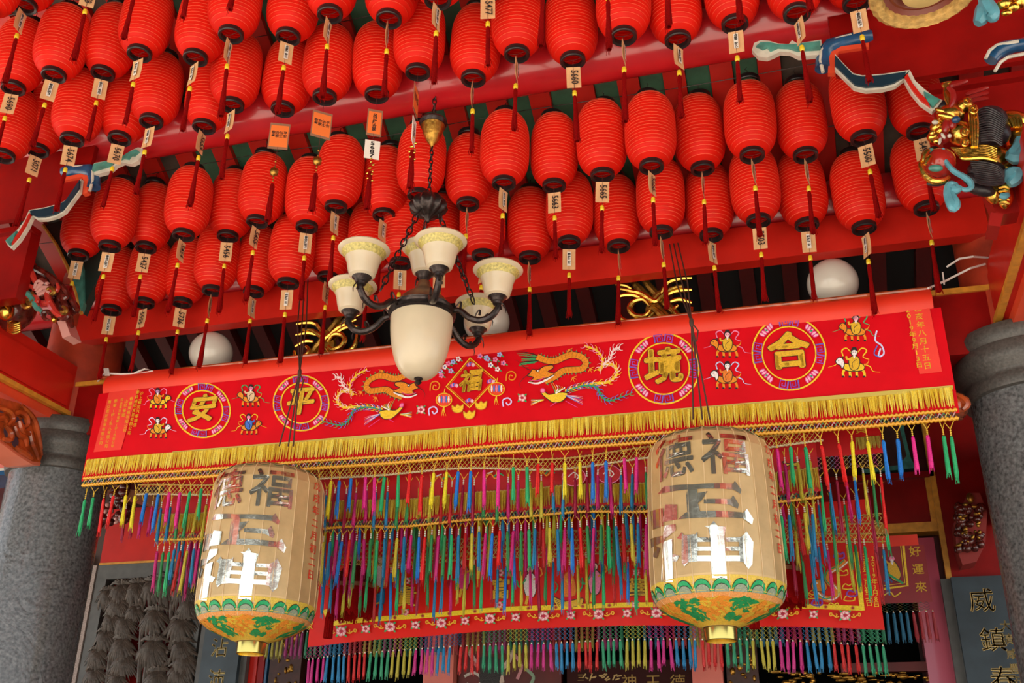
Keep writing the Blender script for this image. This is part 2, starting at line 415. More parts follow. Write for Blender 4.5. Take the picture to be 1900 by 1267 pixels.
def lantern(px, py, Y, row, rowname, idx, code, num=None, extra=''):
    rn = random.Random(px * 7 + py)
    p = Y
    side = 'from the left'
    tagtxt = {'f': 'tag facing out', 'h': 'tag turned aslant', 'e': 'tag seen edge on', 'n': 'bare ring', 'S': 'orange card and charm', 'T': 'tassel hanging below'}[code[0]]
    lab = 'red paper lantern, %s from left in the %s, %s' % (ORD[idx], rowname, tagtxt)
    if num and len(code) == 1: lab = 'red paper lantern, %s from left in the %s, tag numbered %s' % (ORD[idx], rowname, num)
    tilt = (rn.uniform(-.035, .035), rn.uniform(-.04, .04), rn.uniform(0, 6))
    L = empty('paper_lantern', p, label=lab, cat='lantern', group='red paper lanterns in the ' + rowname)
    s = 1 + rn.uniform(-.02, .02)
    put('paper_body', ME['body'], L, rot=tilt, scale=(s, s, 1))
    put('bottom_ring', ME['ring'], L, rot=tilt)
    t = put('top_ring', ME['ring'], L, loc=(tilt[1] * .47, -tilt[0] * .47, .467), rot=tilt)
    put('hook', ME['hook'], L, loc=(tilt[1] * .5, -tilt[0] * .5, .495), rot=(0, 0, rn.uniform(0, 3)))
    if code[0] == 'S': pendant(L, code[1], rn); return L
    if code[0] == 'n': return L
    sw = (rn.uniform(-.03, .03), rn.uniform(-.035, .035), 0)
    put('cord', ME['cord'], L, rot=sw)
    fc = math.atan2(-p.x, p.y)
    if code[0] != 'T':
        yaw = {'f': rn.uniform(-.3, .3), 'h': rn.choice((-1, 1)) * rn.uniform(.85, 1.1), 'e': rn.uniform(1.35, 1.47)}[code[0]]
        tg = put('tag', ME['tag'], L, rot=(sw[0], sw[1], fc + yaw))
        if num:
            if num not in NUM: NUM[num] = lettering_numbers(num)
            put('handwriting', NUM[num], tg)
        else: put('printed_label', rn.choice(PR), tg)
    put('bead', ME['bead'], L, rot=sw)
    put('tassel', ME['tas'][rn.randrange(4)], L, rot=sw)
    return L
ROWS = [
 (5.05, 'bottom row', [(206,579,'f'),(267,566,'h','5555'),(337,565,'f','5736'),(394,543,'e'),(470,545,'h'),(534,530,'f'),(608,518,'h','5735'),(683,505,'e'),(743,493,'f'),(815,490,'f','5627'),(896,478,'h'),(983,482,'e'),(1056,454,'f'),(1148,461,'e'),(1227,435,'e'),(1320,441,'h'),(1408,414,'f','5503'),(1498,421,'f'),(1604,427,'h'),(1720,391,'e')]),
 (4.75, 'second row up', [(145,477,'f'),(203,461,'f'),(270,463,'f','5427'),(340,440,'h','5454'),(422,442,'f','5456'),(477,415,'h','5455'),(569,425,'f'),(623,388,'h'),(712,403,'h'),(777,366,'n'),(868,383,'e'),(935,344,'h'),(1028,349,'f','5663'),(1118,329,'f','5665'),(1209,313,'h','5666'),(1304,317,'e'),(1396,292,'e'),(1495,292,'e'),(1603,261,'f','5500'),(1707,249,'f','5497')]),
 (4.10, 'third row up', [(5,293,'T'),(69,283,'f','5071'),(133,263,'f','5674'),(221,261,'f','5670'),(280,229,'h'),(378,239,'h','5659'),(430,199,'h'),(524,206,'Sa'),(602,184,'Sb'),(699,180,'Sc'),(775,138,'Sd'),(878,150,'e'),(959,104,'e'),(1063,116,'f','5660'),(1157,71,'e'),(1258,78,'h'),(1364,49,'f'),(1479,29,'h'),(1590,10,'f')]),
 (3.72, 'fourth row up', [(24,167,'f','5690'),(99,143,'f'),(190,140,'f'),(258,103,'h'),(362,111,'h'),(428,68,'h'),(534,72,'f'),(612,30,'h'),(721,39,'e'),(812,3,'h'),(905,-12,'f','5477'),(1010,-66,'h'),(1127,-62,'e'),(1236,-108,'e'),(1358,-108,'e'),(1480,-130,'e'),(1600,-150,'e'),(1728,-110,'e')]),
 (3.36, 'top row', [(-28,24,'f'),(45,14,'h'),(170,-32,'f','5478'),(262,-60,'e'),(362,-98,'e'),(452,-118,'e'),(578,-140,'e')]),
]
LIM = {0: (4.93, 5.13), 1: (4.60, 4.86), 2: (3.96, 4.12), 3: (3.58, 3.84), 4: (3.20, 3.44)}
PL = []
for ri, (Y, rn_, lst) in enumerate(ROWS):
    zs = sorted(oY(t[0], t[1], Y).z for t in lst); zm_ = zs[len(zs) // 2]
    for i, t in enumerate(lst):
        y = oZ(t[0], t[1], zm_).y; PL.append([ri, i, t, max(LIM[ri][0], min(LIM[ri][1], y))])
for it in range(60):                       # let neighbours settle so that no two bodies share a place
    P_ = [oY(q[2][0], q[2][1], q[3]) for q in PL]; mv = [0.] * len(PL)
    for i in range(len(PL)):
        for j in range(i):
            d = P_[i] - P_[j]
            if abs(d.z) < .47 and abs(d.x) < .285 and math.hypot(d.x, d.y) < .285:
                s_ = 1 if d.y > 0 else -1; mv[i] += s_ * .012; mv[j] -= s_ * .012
    for i, q in enumerate(PL): q[3] = max(LIM[q[0]][0], min(LIM[q[0]][1], q[3] + mv[i]))
for q in PL:
    t = q[2]; lantern(t[0], t[1], oY(t[0], t[1], q[3]), q[0], ROWS[q[0]][1], q[1], t[3 - 1], t[3] if len(t) > 3 else None)
for ri, (Y, rn_, lst) in enumerate(ROWS):
    zs = [oY(q[2][0], q[2][1], q[3]).z for q in PL if q[0] == ri]; zt = sum(zs) / len(zs) + .575
    b = B(); b.tube([(x * .9 - 1.77, Y, zt + .01 * math.sin(x * 3)) for x in [-8.5 + .5 * i for i in range(32)]], .0025, 5)
    b.build('hanging_wire', M_BRONZE, label='thin steel wire carrying the lanterns of the ' + rn_, cat='wire')

# ------------------------------------------------------------------ chandelier
AX = V((-1.747, 4.35, 0)); zc = lambda y: oY(785, y, 4.35).z
ch = empty('chandelier', (AX.x, AX.y, zc(571)), label='dark bronze chandelier with upturned alabaster shades on a chain', cat='chandelier')
O = V((AX.x, AX.y, zc(571)))
def H(y, x=785): return oY(x, y, 4.35).z - O.z
def link_chain(b, p, q, n, r=.0035, L=None):
    p = V(p); q = V(q); d = (q - p) / n; t = d.normalized(); u = t.orthogonal().normalized(); w_ = t.cross(u)
    for i in range(n):
        c = p + d * (i + .5); s_ = u if i % 2 else w_; hl = d.length * .68; hw = hl * .45
        b.tube([c + t * hl * math.cos(a) + s_ * hw * math.sin(a) for a in [2 * PI * k / 10 for k in range(10)]], r, 5, closed=True)
b = B(); zt_ = H(235)
b.lathe([(.012, zt_ + .03), (.07, zt_ + .028), (.078, zt_ + .012), (.07, zt_ - .008)], 28, cap=True); b.build('ceiling_rose', M_BRONZE, ch)
b = B(); b.lathe([(.066, zt_ - .008), (.06, zt_ - .03), (.048, zt_ - .07), (.03, zt_ - .11), (.012, zt_ - .135), (.008, zt_ - .15)], 28, cap=True); b.build('rose_cup', M_GOLDD, ch)
b = B(); link_chain(b, (0, 0, H(140)), (0, 0, zt_ + .03), 9); link_chain(b, (0, 0, zt_ - .14), (0, 0, H(366)), 11); b.build('chain', M_BRONZE, ch)
zk = H(385)
b = B(); b.lathe([(.012, zk + .085), (.03, zk + .075), (.06, zk + .06), (.085, zk + .03), (.098, zk), (.085, zk - .03), (.05, zk - .055), (.02, zk - .07), (.008, zk - .095)], 60, cap=True, fn=lambda r, z, a: r * (1 + .09 * math.cos(12 * a) * (1 if r > .04 else 0)))
b.build('leaf_crown', M_BRONZE, ch)
zr = H(588)
wv = V((.373, -.928, 0)); uv = V((.928, .373, 0))
AD = lambda a: wv * math.cos(math.radians(a)) + uv * math.sin(math.radians(a))
b = B(); b.lathe([(.155, zr - .01), (.168, zr), (.16, zr + .008), (.172, zr + .016), (.16, zr + .024), (.165, zr + .034), (.15, zr + .042), (.155, zr + .05), (.135, zr + .06), (.05, zr + .062)], 40); b.build('rim', M_BRONZE, ch)
b = B(); b.lathe([(.135, zr + .058), (.12, zr + .09), (.09, zr + .12), (.05, zr + .15), (.035, zr + .18), (.03, zr + .20)], 32, cap=True); b.build('dome', mat('amber_bronze', (.22, .13, .07), .35, .6, var=.3, scale=30), ch)
zb = H(708) + .02
b = B(); pr = []
for i in range(15):
    t = i / 14; pr.append((.157 * math.cos(t * PI / 2 * .97) ** .72, zr - .005 + (zb - zr) * t ** 1.0 if False else zr + (zb - zr) * math.sin(t * PI / 2)))
b.lathe(pr, 40); b.build('bowl', M_GLASS, ch)
b = B(); b.lathe([(.02, zb + .006), (.022, zb - .005), (.012, zb - .012), (.018, zb - .022), (.004, zb - .036)], 14, cap=True); b.build('finial', M_BRONZE, ch)
def shade(parent, at):
    at = V(at)
    b = B(); b.lathe([(.030, 0), (.062, .018), (.072, .05), (.078, .085), (.088, .112)], 30, at); s_ = b.build('shade', M_GLASS, parent)
    b = B(); b.lathe([(.0885, .112), (.097, .130), (.108, .146)], 30, at); b.build('yellow_band', M_GLASSB, s_)
    b = B(); b.lathe([(.108, .146), (.120, .152), (.127, .160), (.122, .168), (.108, .162), (.090, .13), (.07, .06)], 30, at); b.build('lip', M_GLASS, s_)
    b = B(); b.lathe([(.014, -.035), (.022, -.03), (.024, -.018), (.032, -.012), (.036, 0), (.046, .006), (.050, .014), (.046, .022), (.03, .03)], 24, at, cap=True); b.build('cup', M_BRONZE, parent)
RA = .39
for a in (10, 70, 130, 190, 250, 310):
    d = AD(a); arm = empty('arm', O); arm.parent = ch; arm.location = (0, 0, 0)
    P = lambda r, z: d * r + V((0, 0, z))
    b = B(); zz = zr
    pts = [P(.155, zz + .02), P(.20, zz + .015), P(.25, zz - .03), P(.31, zz - .05), P(.365, zz - .03), P(.395, zz + .015), P(RA, zz + .035)]
    # smooth the arm
    q = []
    for i in range(len(pts) - 1):
        for k in range(4):
            t = k / 4; p0 = pts[max(i - 1, 0)]; p1 = pts[i]; p2 = pts[i + 1]; p3 = pts[min(i + 2, len(pts) - 1)]
            q.append(.5 * ((2 * p1) + (p2 - p0) * t + (2 * p0 - 5 * p1 + 4 * p2 - p3) * t * t + (3 * p1 - p0 - 3 * p2 + p3) * t ** 3))
    q.append(pts[-1])
    b.tube(q, [.012 + .006 * math.sin(i / len(q) * PI) for i in range(len(q))], 8)
    for (r0, z0, sg, sc) in ((.20, .03, 1, 1.), (.34, -.06, -1, 1.2), (.41, .0, -1, 1.), (.30, -.02, 1, .8)):
        cur = [P(r0 + sg * sc * .03 * (k / 7) * math.cos(k * .55), zz + z0 + sc * .035 * math.sin(k * .55)) for k in range(8)]
        b.tube(cur, [.007 * (1 - k / 9) for k in range(8)], 6)
    b.build('arm_scroll', M_BRONZE, arm)
    shade(arm, P(RA, zz + .06))
shade(ch, (0, 0, zr + .235))
for a in (310, 70, 190):
    b = B(); link_chain(b, AD(a) * .06 + V((0, 0, zk - .05)), AD(a) * .27 + V((0, 0, zr + .05)), 13, .004); b.build('support_chain', M_BRONZE, ch)
for px, lab in ((382, 'left of the chandelier'), (908, 'partly hidden behind the chandelier'), (1524, 'near the right column')):
    yb_ = {382: 682, 908: 624, 1524: 562}[px]
    x = {382: -3.67, 908: -1.76, 1524: .285}[px]
    gl = empty('globe_lamp', (x, 5.45, 4.225), label='round white glass globe lamp standing on the beam, ' + lab, cat='lamp', group='globe lamps on the beam')
    b = B(); b.lathe([(.07, 0), (.07, .03), (.055, .045)], 24, cap=True); b.build('base', M_RING, gl)
    b = B(); b.ell((0, 0, .165), (.142, 0, 0), (0, .142, 0), (0, 0, .142), 32, 20); b.build('globe', M_GLOBE, gl)
# ------------------------------------------------------------------ embroidery
class Emb(B):
    """flat stitched shapes lying just in front of a cloth that hangs in the plane y = Y"""
    def __init__(s, Y, wave=None, mirror=None):
        super().__init__(); s.Y = Y; s.lay = 0; s.wave = wave; s.mir = mirror
    def P(s, q):
        p = oY(q[0], q[1], s.Y); x = p.x
        if s.mir is not None: x = 2 * s.mir - x
        dy = s.wave(x, p.z) if s.wave else 0
        return (x, s.Y + dy - .0045 - .0001 * s.lay, p.z)
    def W(s, x, z):
        if s.mir is not None: x = 2 * s.mir - x
        dy = s.wave(x, z) if s.wave else 0
        return (x, s.Y + dy - .0045 - .0001 * s.lay, z)
    def smooth(s, pts, closed=False, k=4):
        if len(pts) < 3: return list(pts)
        q = []; n = len(pts)
        for i in range(n if closed else n - 1):
            g = (lambda j: pts[j % n]) if closed else (lambda j: pts[max(0, min(n - 1, j))])
            p0, p1, p2, p3 = g(i - 1), g(i), g(i + 1), g(i + 2)
            for u in range(k):
                t = u / k
                q.append(tuple(.5 * ((2 * p1[a]) + (p2[a] - p0[a]) * t + (2 * p0[a] - 5 * p1[a] + 4 * p2[a] - p3[a]) * t * t + (3 * p1[a] - p0[a] - 3 * p2[a] + p3[a]) * t ** 3) for a in (0, 1)))
        if not closed: q.append(tuple(pts[-1]))
        return q
    def stroke(s, pts, wd, col, taper=False, closed=False, sm=True):
        q = s.smooth(pts, closed) if sm else list(pts); n = len(q); s.col = col; s.lay += 1; k = len(s.v)
        for i, p in enumerate(q):
            a = q[(i - 1) % n] if (i or closed) else p; b_ = q[(i + 1) % n] if (i < n - 1 or closed) else p
            dx, dy = b_[0] - a[0], b_[1] - a[1]; l = math.hypot(dx, dy) or 1
            t = i / max(1, n - 1); w_ = wd / 2 * ((1 - .85 * t) if taper is True else (math.sin(PI * (.12 + .80 * t)) if taper == 2 else 1))
            s.v.append(s.P((p[0] - dy / l * w_, p[1] + dx / l * w_))); s.v.append(s.P((p[0] + dy / l * w_, p[1] - dx / l * w_)))
        for i in range(n if closed else n - 1):
            j = (i + 1) % n; s.face([k + 2 * i, k + 2 * i + 1, k + 2 * j + 1, k + 2 * j])
        pass
    def blob(s, pts, col, edge=None, sm=True):
        q = s.smooth(pts, True, 3) if sm else pts
        s.col = col; s.lay += 1; s.poly([s.P(p) for p in q])
        if edge: s.stroke(q, 1.5, edge, closed=True, sm=False)
    def disc(s, c, rx, ry, col, rot=0, edge=None, n=14):
        ca, sa = math.cos(rot), math.sin(rot)
        pts = []
        for i in range(n):
            a = 2 * PI * i / n; x, y = rx * math.cos(a), ry * math.sin(a); pts.append((c[0] + x * ca - y * sa, c[1] + x * sa + y * ca))
        s.blob(pts, col, edge, sm=False)
    def text(s, body, at, size_px, col, bold=.02, shear=0, space=1.0, sx=1.0, rot=0):
        p = oY(at[0], at[1], s.Y); k = 1921 / depth(p)
        s.col = col; s.lay += 1; Y0 = s.Y - .0045 - .0001 * s.lay
        r = V((math.cos(rot), 0, math.sin(rot))); u = V((-math.sin(rot), 0, math.cos(rot)))
        f = (lambda q: V((q.x, Y0 + s.wave(q.x, q.z), q.z))) if s.wave else None
        fz = bold * .8; sz = size_px / k
        for i, (dx, dz) in enumerate(((0, 0), (-1, 0), (1, 0), (0, 1), (0, -1), (.7, .7), (-.7, .7), (.7, -.7), (-.7, -.7)) if size_px > 30 else ((-.6, -.3), (.6, .3))):
            put_text(s, body, (p.x + dx * fz * sz, Y0 - i * 1e-5, p.z + dz * fz * sz), r, u, sz, 0, space, shear, sx, f)
GOLD_T = (.72, .42, .02); ORA = (.78, .26, .01); YEL = (.85, .55, .02); BLK = (.02, .012, .01); PNK = (.85, .22, .42); WHT = (.85, .78, .78)
GRN = (.02, .36, .12); BLU = (.05, .16, .62); PUR = (.22, .05, .42); MAG = (.7, .03, .2); DOR = (.55, .19, .01); SKIN = (.85, .55, .45)

def riders(e, cx, cy, s, fl, beast, robe, rib, face, dark=BLK):
    e.lay = 0
    """a figure riding an animal, as on the banner; fl = -1 looks left"""
    q = lambda x, y: (cx + x * s * fl, cy + y * s)
    for k in (0, 1):
        sg = 1 if k else -1
        e.stroke([q(sg * 4, -15), q(sg * 12, -24), q(sg * 20, -20), q(sg * (18 if k else 14), -10), q(sg * 24, -6)], 2.2 * s, rib, taper=2)
        if cx % 4 < 3 or k: e.stroke([q(sg * 16, 2), q(sg * 26, 6 - 8 * k), q(sg * 30, 13 - 10 * k), q(sg * 42, 15 - 8 * k)], 2.2 * s, rib, taper=True)
    for x0, x1 in ((-11, -16), (-6, -4), (8, 7), (13, 18)):
        e.stroke([q(x0, 8), q(x1, 15), q(x1 - 1, 22)], 4 * s, beast); e.stroke([q(x1 - 2, 22), q(x1 + 2, 22)], 3 * s, dark, sm=False)
    e.blob([q(-16, 4), q(-8, 0), q(6, 2), q(16, 1), q(18, 8), q(10, 13), q(-8, 13), q(-16, 10)], beast, dark)
    e.blob([q(16, 4), q(17, -5), q(24, -9), q(30, -3), q(27, 2), q(22, 4), q(20, 9)], beast if face != WHT else WHT, dark)
    e.stroke([q(19, -6), q(18, -11)], 2 * s, dark, sm=False); e.disc(q(25, -4), .9 * s, .9 * s, dark)
    e.stroke([q(-16, 4), q(-22, 0), q(-24, -6)], 3 * s, ORA, taper=True)
    e.blob([q(-7, 8), q(-9, -4), q(-4, -11), q(4, -11), q(9, -3), q(6, 9), q(0, 12)], robe, dark)
    e.stroke([q(-4, -6), q(3, 0), q(2, 8)], 1.0, dark); e.stroke([q(3, -8), q(11, -6), q(13, -11)], 3.2 * s, robe)
    e.disc(q(0, -17), 5.2 * s, 5.8 * s, face, edge=dark); e.blob([q(-5, -19), q(-3, -25), q(3, -25), q(5, -19), q(0, -21)], dark)
    e.stroke([q(-2.5, -17.5), q(-.8, -17.5)], .9, dark, sm=False); e.stroke([q(1, -17.5), q(2.8, -17.5)], .9, dark, sm=False)
    e.blob([q(-2, -13), q(2, -13), q(0, -7)], WHT if robe != YEL else dark)
def medallion(e, cx, cy, R, ch, rot, shear):
    e.lay = 0
    e.stroke([(cx + R * math.cos(a), cy + R * math.sin(a)) for a in [PI * k / 24 for k in range(48)]], 3.0, YEL, closed=True, sm=False)
    e.stroke([(cx + R * .73 * math.cos(a), cy + R * .73 * math.sin(a)) for a in [PI * k / 24 for k in range(48)]], 2.4, YEL, closed=True, sm=False)
    m = R * .865
    for k in range(4):
        a0 = rot + k * PI / 2
        for d in (-.17, .17):
            a = a0 + d; c = (cx + m * math.cos(a), cy + m * math.sin(a)); u = (math.cos(a), math.sin(a)); t = (-u[1], u[0]); h = R * .105
            Q = lambda x, y: (c[0] + (u[0] * x + t[0] * y) * h, c[1] + (u[1] * x + t[1] * y) * h)
            e.stroke([Q(-1, -1), Q(1, -1), Q(1, 1), Q(-1, 1), Q(-1, -.4), Q(.4, -.4), Q(.4, .45), Q(-.3, .4)], max(1.3, R * .030), PUR if d < 0 else (.30, .07, .50), sm=False)
            e.stroke([Q(-1.15, -1.2), Q(1.15, -1.2)], .9, BLU, sm=False)
        a = a0 + PI / 4; c = (cx + m * math.cos(a), cy + m * math.sin(a)); u = (math.cos(a), math.sin(a)); t = (-u[1], u[0])
        for i, o in enumerate((-.17, -.09, 0, .09, .17)):
            cc = (c[0] + t[0] * R * o, c[1] + t[1] * R * o)
            e.disc(cc, R * .085, R * .042, (.85, .45, .60), math.atan2(u[1], u[0]) + o * 2, edge=MAG, n=8)
        e.disc(c, R * .035, R * .03, GRN, n=6)
    e.text(ch, (cx, cy), R * 1.13, BLK, .062, shear); e.text(ch, (cx, cy), R * 1.13, GOLD_T, .045, shear)
def dragon_phoenix(e):
    body = [(998, 664), (1012, 670), (1030, 672), (1046, 665), (1062, 660), (1080, 664), (1088, 675), (1080, 686), (1062, 688), (1046, 690), (1032, 700), (1012, 710)]
    for i in range(9): e.stroke([(1000 - i % 3 * 3, 662 + i * 1.6), (980 - i * 2, 656 + i * 3), (958 + i * 3, 655 + i * 3.4)], 2.2, (BLK, GRN, (.03, .3, .1))[i % 3], taper=True)
    e.stroke(body, 13, BLK); e.stroke(body, 11, ORA); 
    sm = e.smooth(body, False, 5)
    for i in range(2, len(sm) - 1, 2):
        dx, dy = sm[i + 1][0] - sm[i - 1][0], sm[i + 1][1] - sm[i - 1][1]; l = math.hypot(dx, dy)
        e.stroke([(sm[i][0] - dy / l * 5, sm[i][1] + dx / l * 5), (sm[i][0] + dy / l * 5 + 2, sm[i][1] - dx / l * 5)], .9, DOR, sm=False)
        e.stroke([(sm[i][0] + dy / l * 6, sm[i][1] - dx / l * 6), (sm[i][0] + dy / l * 10, sm[i][1] - dx / l * 10)], 2.2, GRN, taper=True, sm=False)
    e.blob([(986, 694), (990, 688), (1000, 690), (1010, 683), (1026, 680), (1028, 686), (1018, 692), (1030, 696), (1016, 704), (998, 708), (984, 712), (992, 703), (980, 700)], ORA, BLK)
    e.stroke([(982, 712), (1000, 714), (1018, 706), (1030, 699)], 3.6, WHT, taper=2); e.stroke([(984, 708), (1000, 709), (1014, 702)], 2, MAG, taper=2)
    e.disc((1000, 691), 2.4, 2, WHT, edge=BLK); e.stroke([(986, 690), (974, 684), (966, 675), (958, 671)], 1.3, BLK, taper=True); e.stroke([(985, 696), (972, 706), (966, 716), (970, 724)], 1.3, BLK, taper=True)
    for p in ((1096, 686), (1064, 703), (1056, 652)): 
        for k in range(4): e.stroke([p, (p[0] + 9 * math.cos(k * .8 - .4), p[1] + 9 * math.sin(k * .8 - .4))], 2.4, ORA, taper=True, sm=False)
    # phoenix
    t1 = [(1050, 728), (1075, 720), (1100, 714), (1128, 711), (1143, 700), (1146, 688), (1137, 678), (1120, 680), (1112, 690)]
    t2 = [(1046, 733), (1070, 722), (1092, 718), (1110, 722), (1116, 736), (1130, 746), (1152, 740), (1176, 730)]
    t3 = [(1120, 680), (1118, 664), (1106, 652), (1086, 645)]; t4 = [(1120, 680), (1134, 668), (1140, 652), (1152, 648)]
    for tt, c1, c2, wd in ((t1, YEL, (.9, .5, .5), 5), (t2, (.04, .30, .10), BLU, 4), (t3, YEL, PNK, 4), (t4, (.9, .6, .6), WHT, 3.4)):
        e.stroke(tt, wd, c1, taper=2 if tt is t2 else False); q = e.smooth(tt, False, 5)
        for i in range(1, len(q) - 1):
            dx, dy = q[i + 1][0] - q[i - 1][0], q[i + 1][1] - q[i - 1][1]; l = math.hypot(dx, dy) or 1; dx /= l; dy /= l
            sg = 1 if i % 2 else -1
            e.stroke([q[i], (q[i][0] + dx * 4 - dy * 5 * sg, q[i][1] + dy * 4 + dx * 5 * sg), (q[i][0] + dx * 9 - dy * 6 * sg, q[i][1] + dy * 9 + dx * 6 * sg)], 2.0, c2 if i % 3 else c1, taper=True)
    e.blob([(1008, 728), (1014, 731), (1022, 736), (1040, 732), (1056, 734), (1046, 748), (1030, 751), (1018, 744), (1008, 735)], YEL, BLK)
    for k in range(6):
        e.stroke([(1034, 734), (1030 + 4 * k, 724), (1024 + 5 * k, 713 + k * 2)], 2.4, ((.1, .4, .1), GOLD_T, WHT)[k % 3], taper=True)
        e.stroke([(1012, 746), (1000, 746 + k), (988, 745 + 2.4 * k)], 2.2, (GRN, WHT, YEL)[k % 3], taper=True)
        e.stroke([(1052, 738), (1070, 738 + k * 2), (1084, 740 + 3.0 * k)], 1.8, (PNK, WHT, BLU)[k % 3], taper=True)
    e.disc((1010, 729), 4, 4, PNK, edge=MAG); e.stroke([(1036, 750), (1024, 758)], 1.4, MAG, sm=False); e.stroke([(1052, 748), (1074, 760)], 1.4, MAG, sm=False)

def rose(e, x, y, r, big=False):
    for k in range(4): e.disc((x + r * 1.05 * math.cos(.8 + k * PI / 2), y + r * .95 * math.sin(.8 + k * PI / 2)), r * .42, r * .2, (.03, .36, .10), .8 + k * PI / 2, n=8)
    for k in range(5 if not big else 7): e.disc((x + r * .52 * math.cos(k * 2 * PI / (5 if not big else 7)), y + r * .5 * math.sin(k * 2 * PI / (5 if not big else 7))), r * .4, r * .36, (.88, .62, .62), n=9, edge=(.75, .2, .25))
    e.disc((x, y), r * .38, r * .34, (.45, .01, .04), n=9)
    if big: e.stroke([(x - r * .3, y), (x, y + r * .25), (x + r * .4, y - r * .05), (x + .1 * r, y - r * .3)], 1.6, (.6, .03, .08))
def scroll(e, x, y, r, fl):
    q = lambda a, b_: (x + a * r * fl, y + b_ * r)
    e.stroke([q(0, .35), q(.7, .5), q(1.35, .05), q(1.9, .25), q(2.05, -.25), q(1.65, -.4), q(1.55, -.05)], r * .24, (.80, .42, .01)); e.stroke([q(.75, .3), q(.45, .0), q(.75, -.2)], r * .2, (.80, .42, .01))

# ------------------------------------------------------------------ hanging cloths
M_SATIN = mat('crimson_satin', (.70, .002, .010), .42, var=.08, scale=6, bump=.05, trans=.10, spec=.22)
M_HEM = mat('scarlet_hem_cloth', (.86, .040, .014), .5, var=.05, scale=6, trans=.12)
M_STRIP = mat('faded_red_strip', (.80, .045, .030), .45, var=.04, scale=9)
M_OLDSAT = mat('old_red_satin', (.50, .004, .006), .4, var=.15, scale=6, bump=.05)
M_RSAT = mat('orange_red_satin', (.68, .012, .006), .42, var=.08, scale=5, bump=.05, spec=.25)
FRC = (.72, .50, .05)
def grid_cloth(x0, x1, zf0, zf1, Y, wave, nx=120, nz=10, thick=.003):
    b = B()
    for side in (0, 1):
        k = len(b.v)
        for j in range(nz + 1):
            for i in range(nx + 1):
                x = x0 + (x1 - x0) * i / nx; z = zf0(x) + (zf1(x) - zf0(x)) * j / nz
                b.v.append((x, Y + wave(x, z) + side * thick, z))
        for j in range(nz):
            for i in range(nx):
                a = k + j * (nx + 1) + i; q = [a, a + 1, a + nx + 2, a + nx + 1]; b.face(q if side else q[::-1])
    return b
def fringe(x0, x1, zf, L, Y, wave, cols, step=.0072, seed=1, wd=.0034, ragged=.12):
    b = B(); rn = random.Random(seed); n = int((x1 - x0) / step)
    for i in range(n):
        x = x0 + step * (i + .5); z = zf(x); l = L * (1 - ragged * rn.random()); y = Y + wave(x, z)
        b.col = cols[rn.randrange(len(cols))]; dx = rn.uniform(-.006, .006); w_ = wd * rn.uniform(.8, 1.3)
        k = len(b.v)
        for (t, sx) in ((0, 1), (.55, 1.1), (1, .5)):
            xx = x + dx * t; yy = y - .003 - .006 * math.sin(t * 2) * rn.random(); zz = z - l * t
            b.v += [(xx - w_ * sx, yy, zz), (xx, yy - .004 * sx, zz), (xx + w_ * sx, yy, zz)]
        for j in range(2):
            a = k + 3 * j; b.face([a, a + 3, a + 4, a + 1]); b.face([a + 1, a + 4, a + 5, a + 2])
    return b
def net(x0, x1, zf, H_, Y, wave, cols, cell=.028, r=.0016, rows=3):
    b = B(); n = int((x1 - x0) / cell)
    for i in range(n):
        x = x0 + cell * i; b.col = cols[int(i * len(cols) / n) if len(cols) > 9 else i % len(cols)]
        for sg in (1, -1):
            pts = []
            for j in range(rows * 2 + 1):
                xx = x + (cell / 2 if j % 2 == (0 if sg > 0 else 1) else 0) + cell * .5 * 0; xx = x + sg * (cell / 2) * (1 if j % 2 else 0) + cell / 2
                zz = zf(xx) - H_ * j / (rows * 2); pts.append((xx, Y + wave(xx, zz) - .004, zz))
            b.tube(pts, r, 3, cap=False)
    return b
def cord(x0, x1, zf, r, Y, wave, n=90, seg=8):
    b = B(); N = n * 2
    b.tube([(x0 + (x1 - x0) * i / N, Y + wave(x0 + (x1 - x0) * i / N, 0) - .005, zf(x0 + (x1 - x0) * i / N) + (r * .3 if i % 2 else -r * .3)) for i in range(N + 1)], [r * (1 if i % 2 else .8) for i in range(N + 1)], 6)
    return b
def zigzag(x0, x1, zf, h, Y, wave, cols, step=.018, r=.0022):
    b = B(); n = int((x1 - x0) / step)
    for i in range(n):
        x = x0 + step * i; z = zf(x); b.col = cols[i % len(cols)]; y = Y + wave(x, z) - .005
        b.tube([(x, y, z), (x + step * .9, y, z - h)], r, 3); b.col = cols[(i + 1) % len(cols)]
        b.tube([(x + step, y - .002, z), (x + step * .1, y - .002, z - h)], r, 3)
    return b
TM = {}
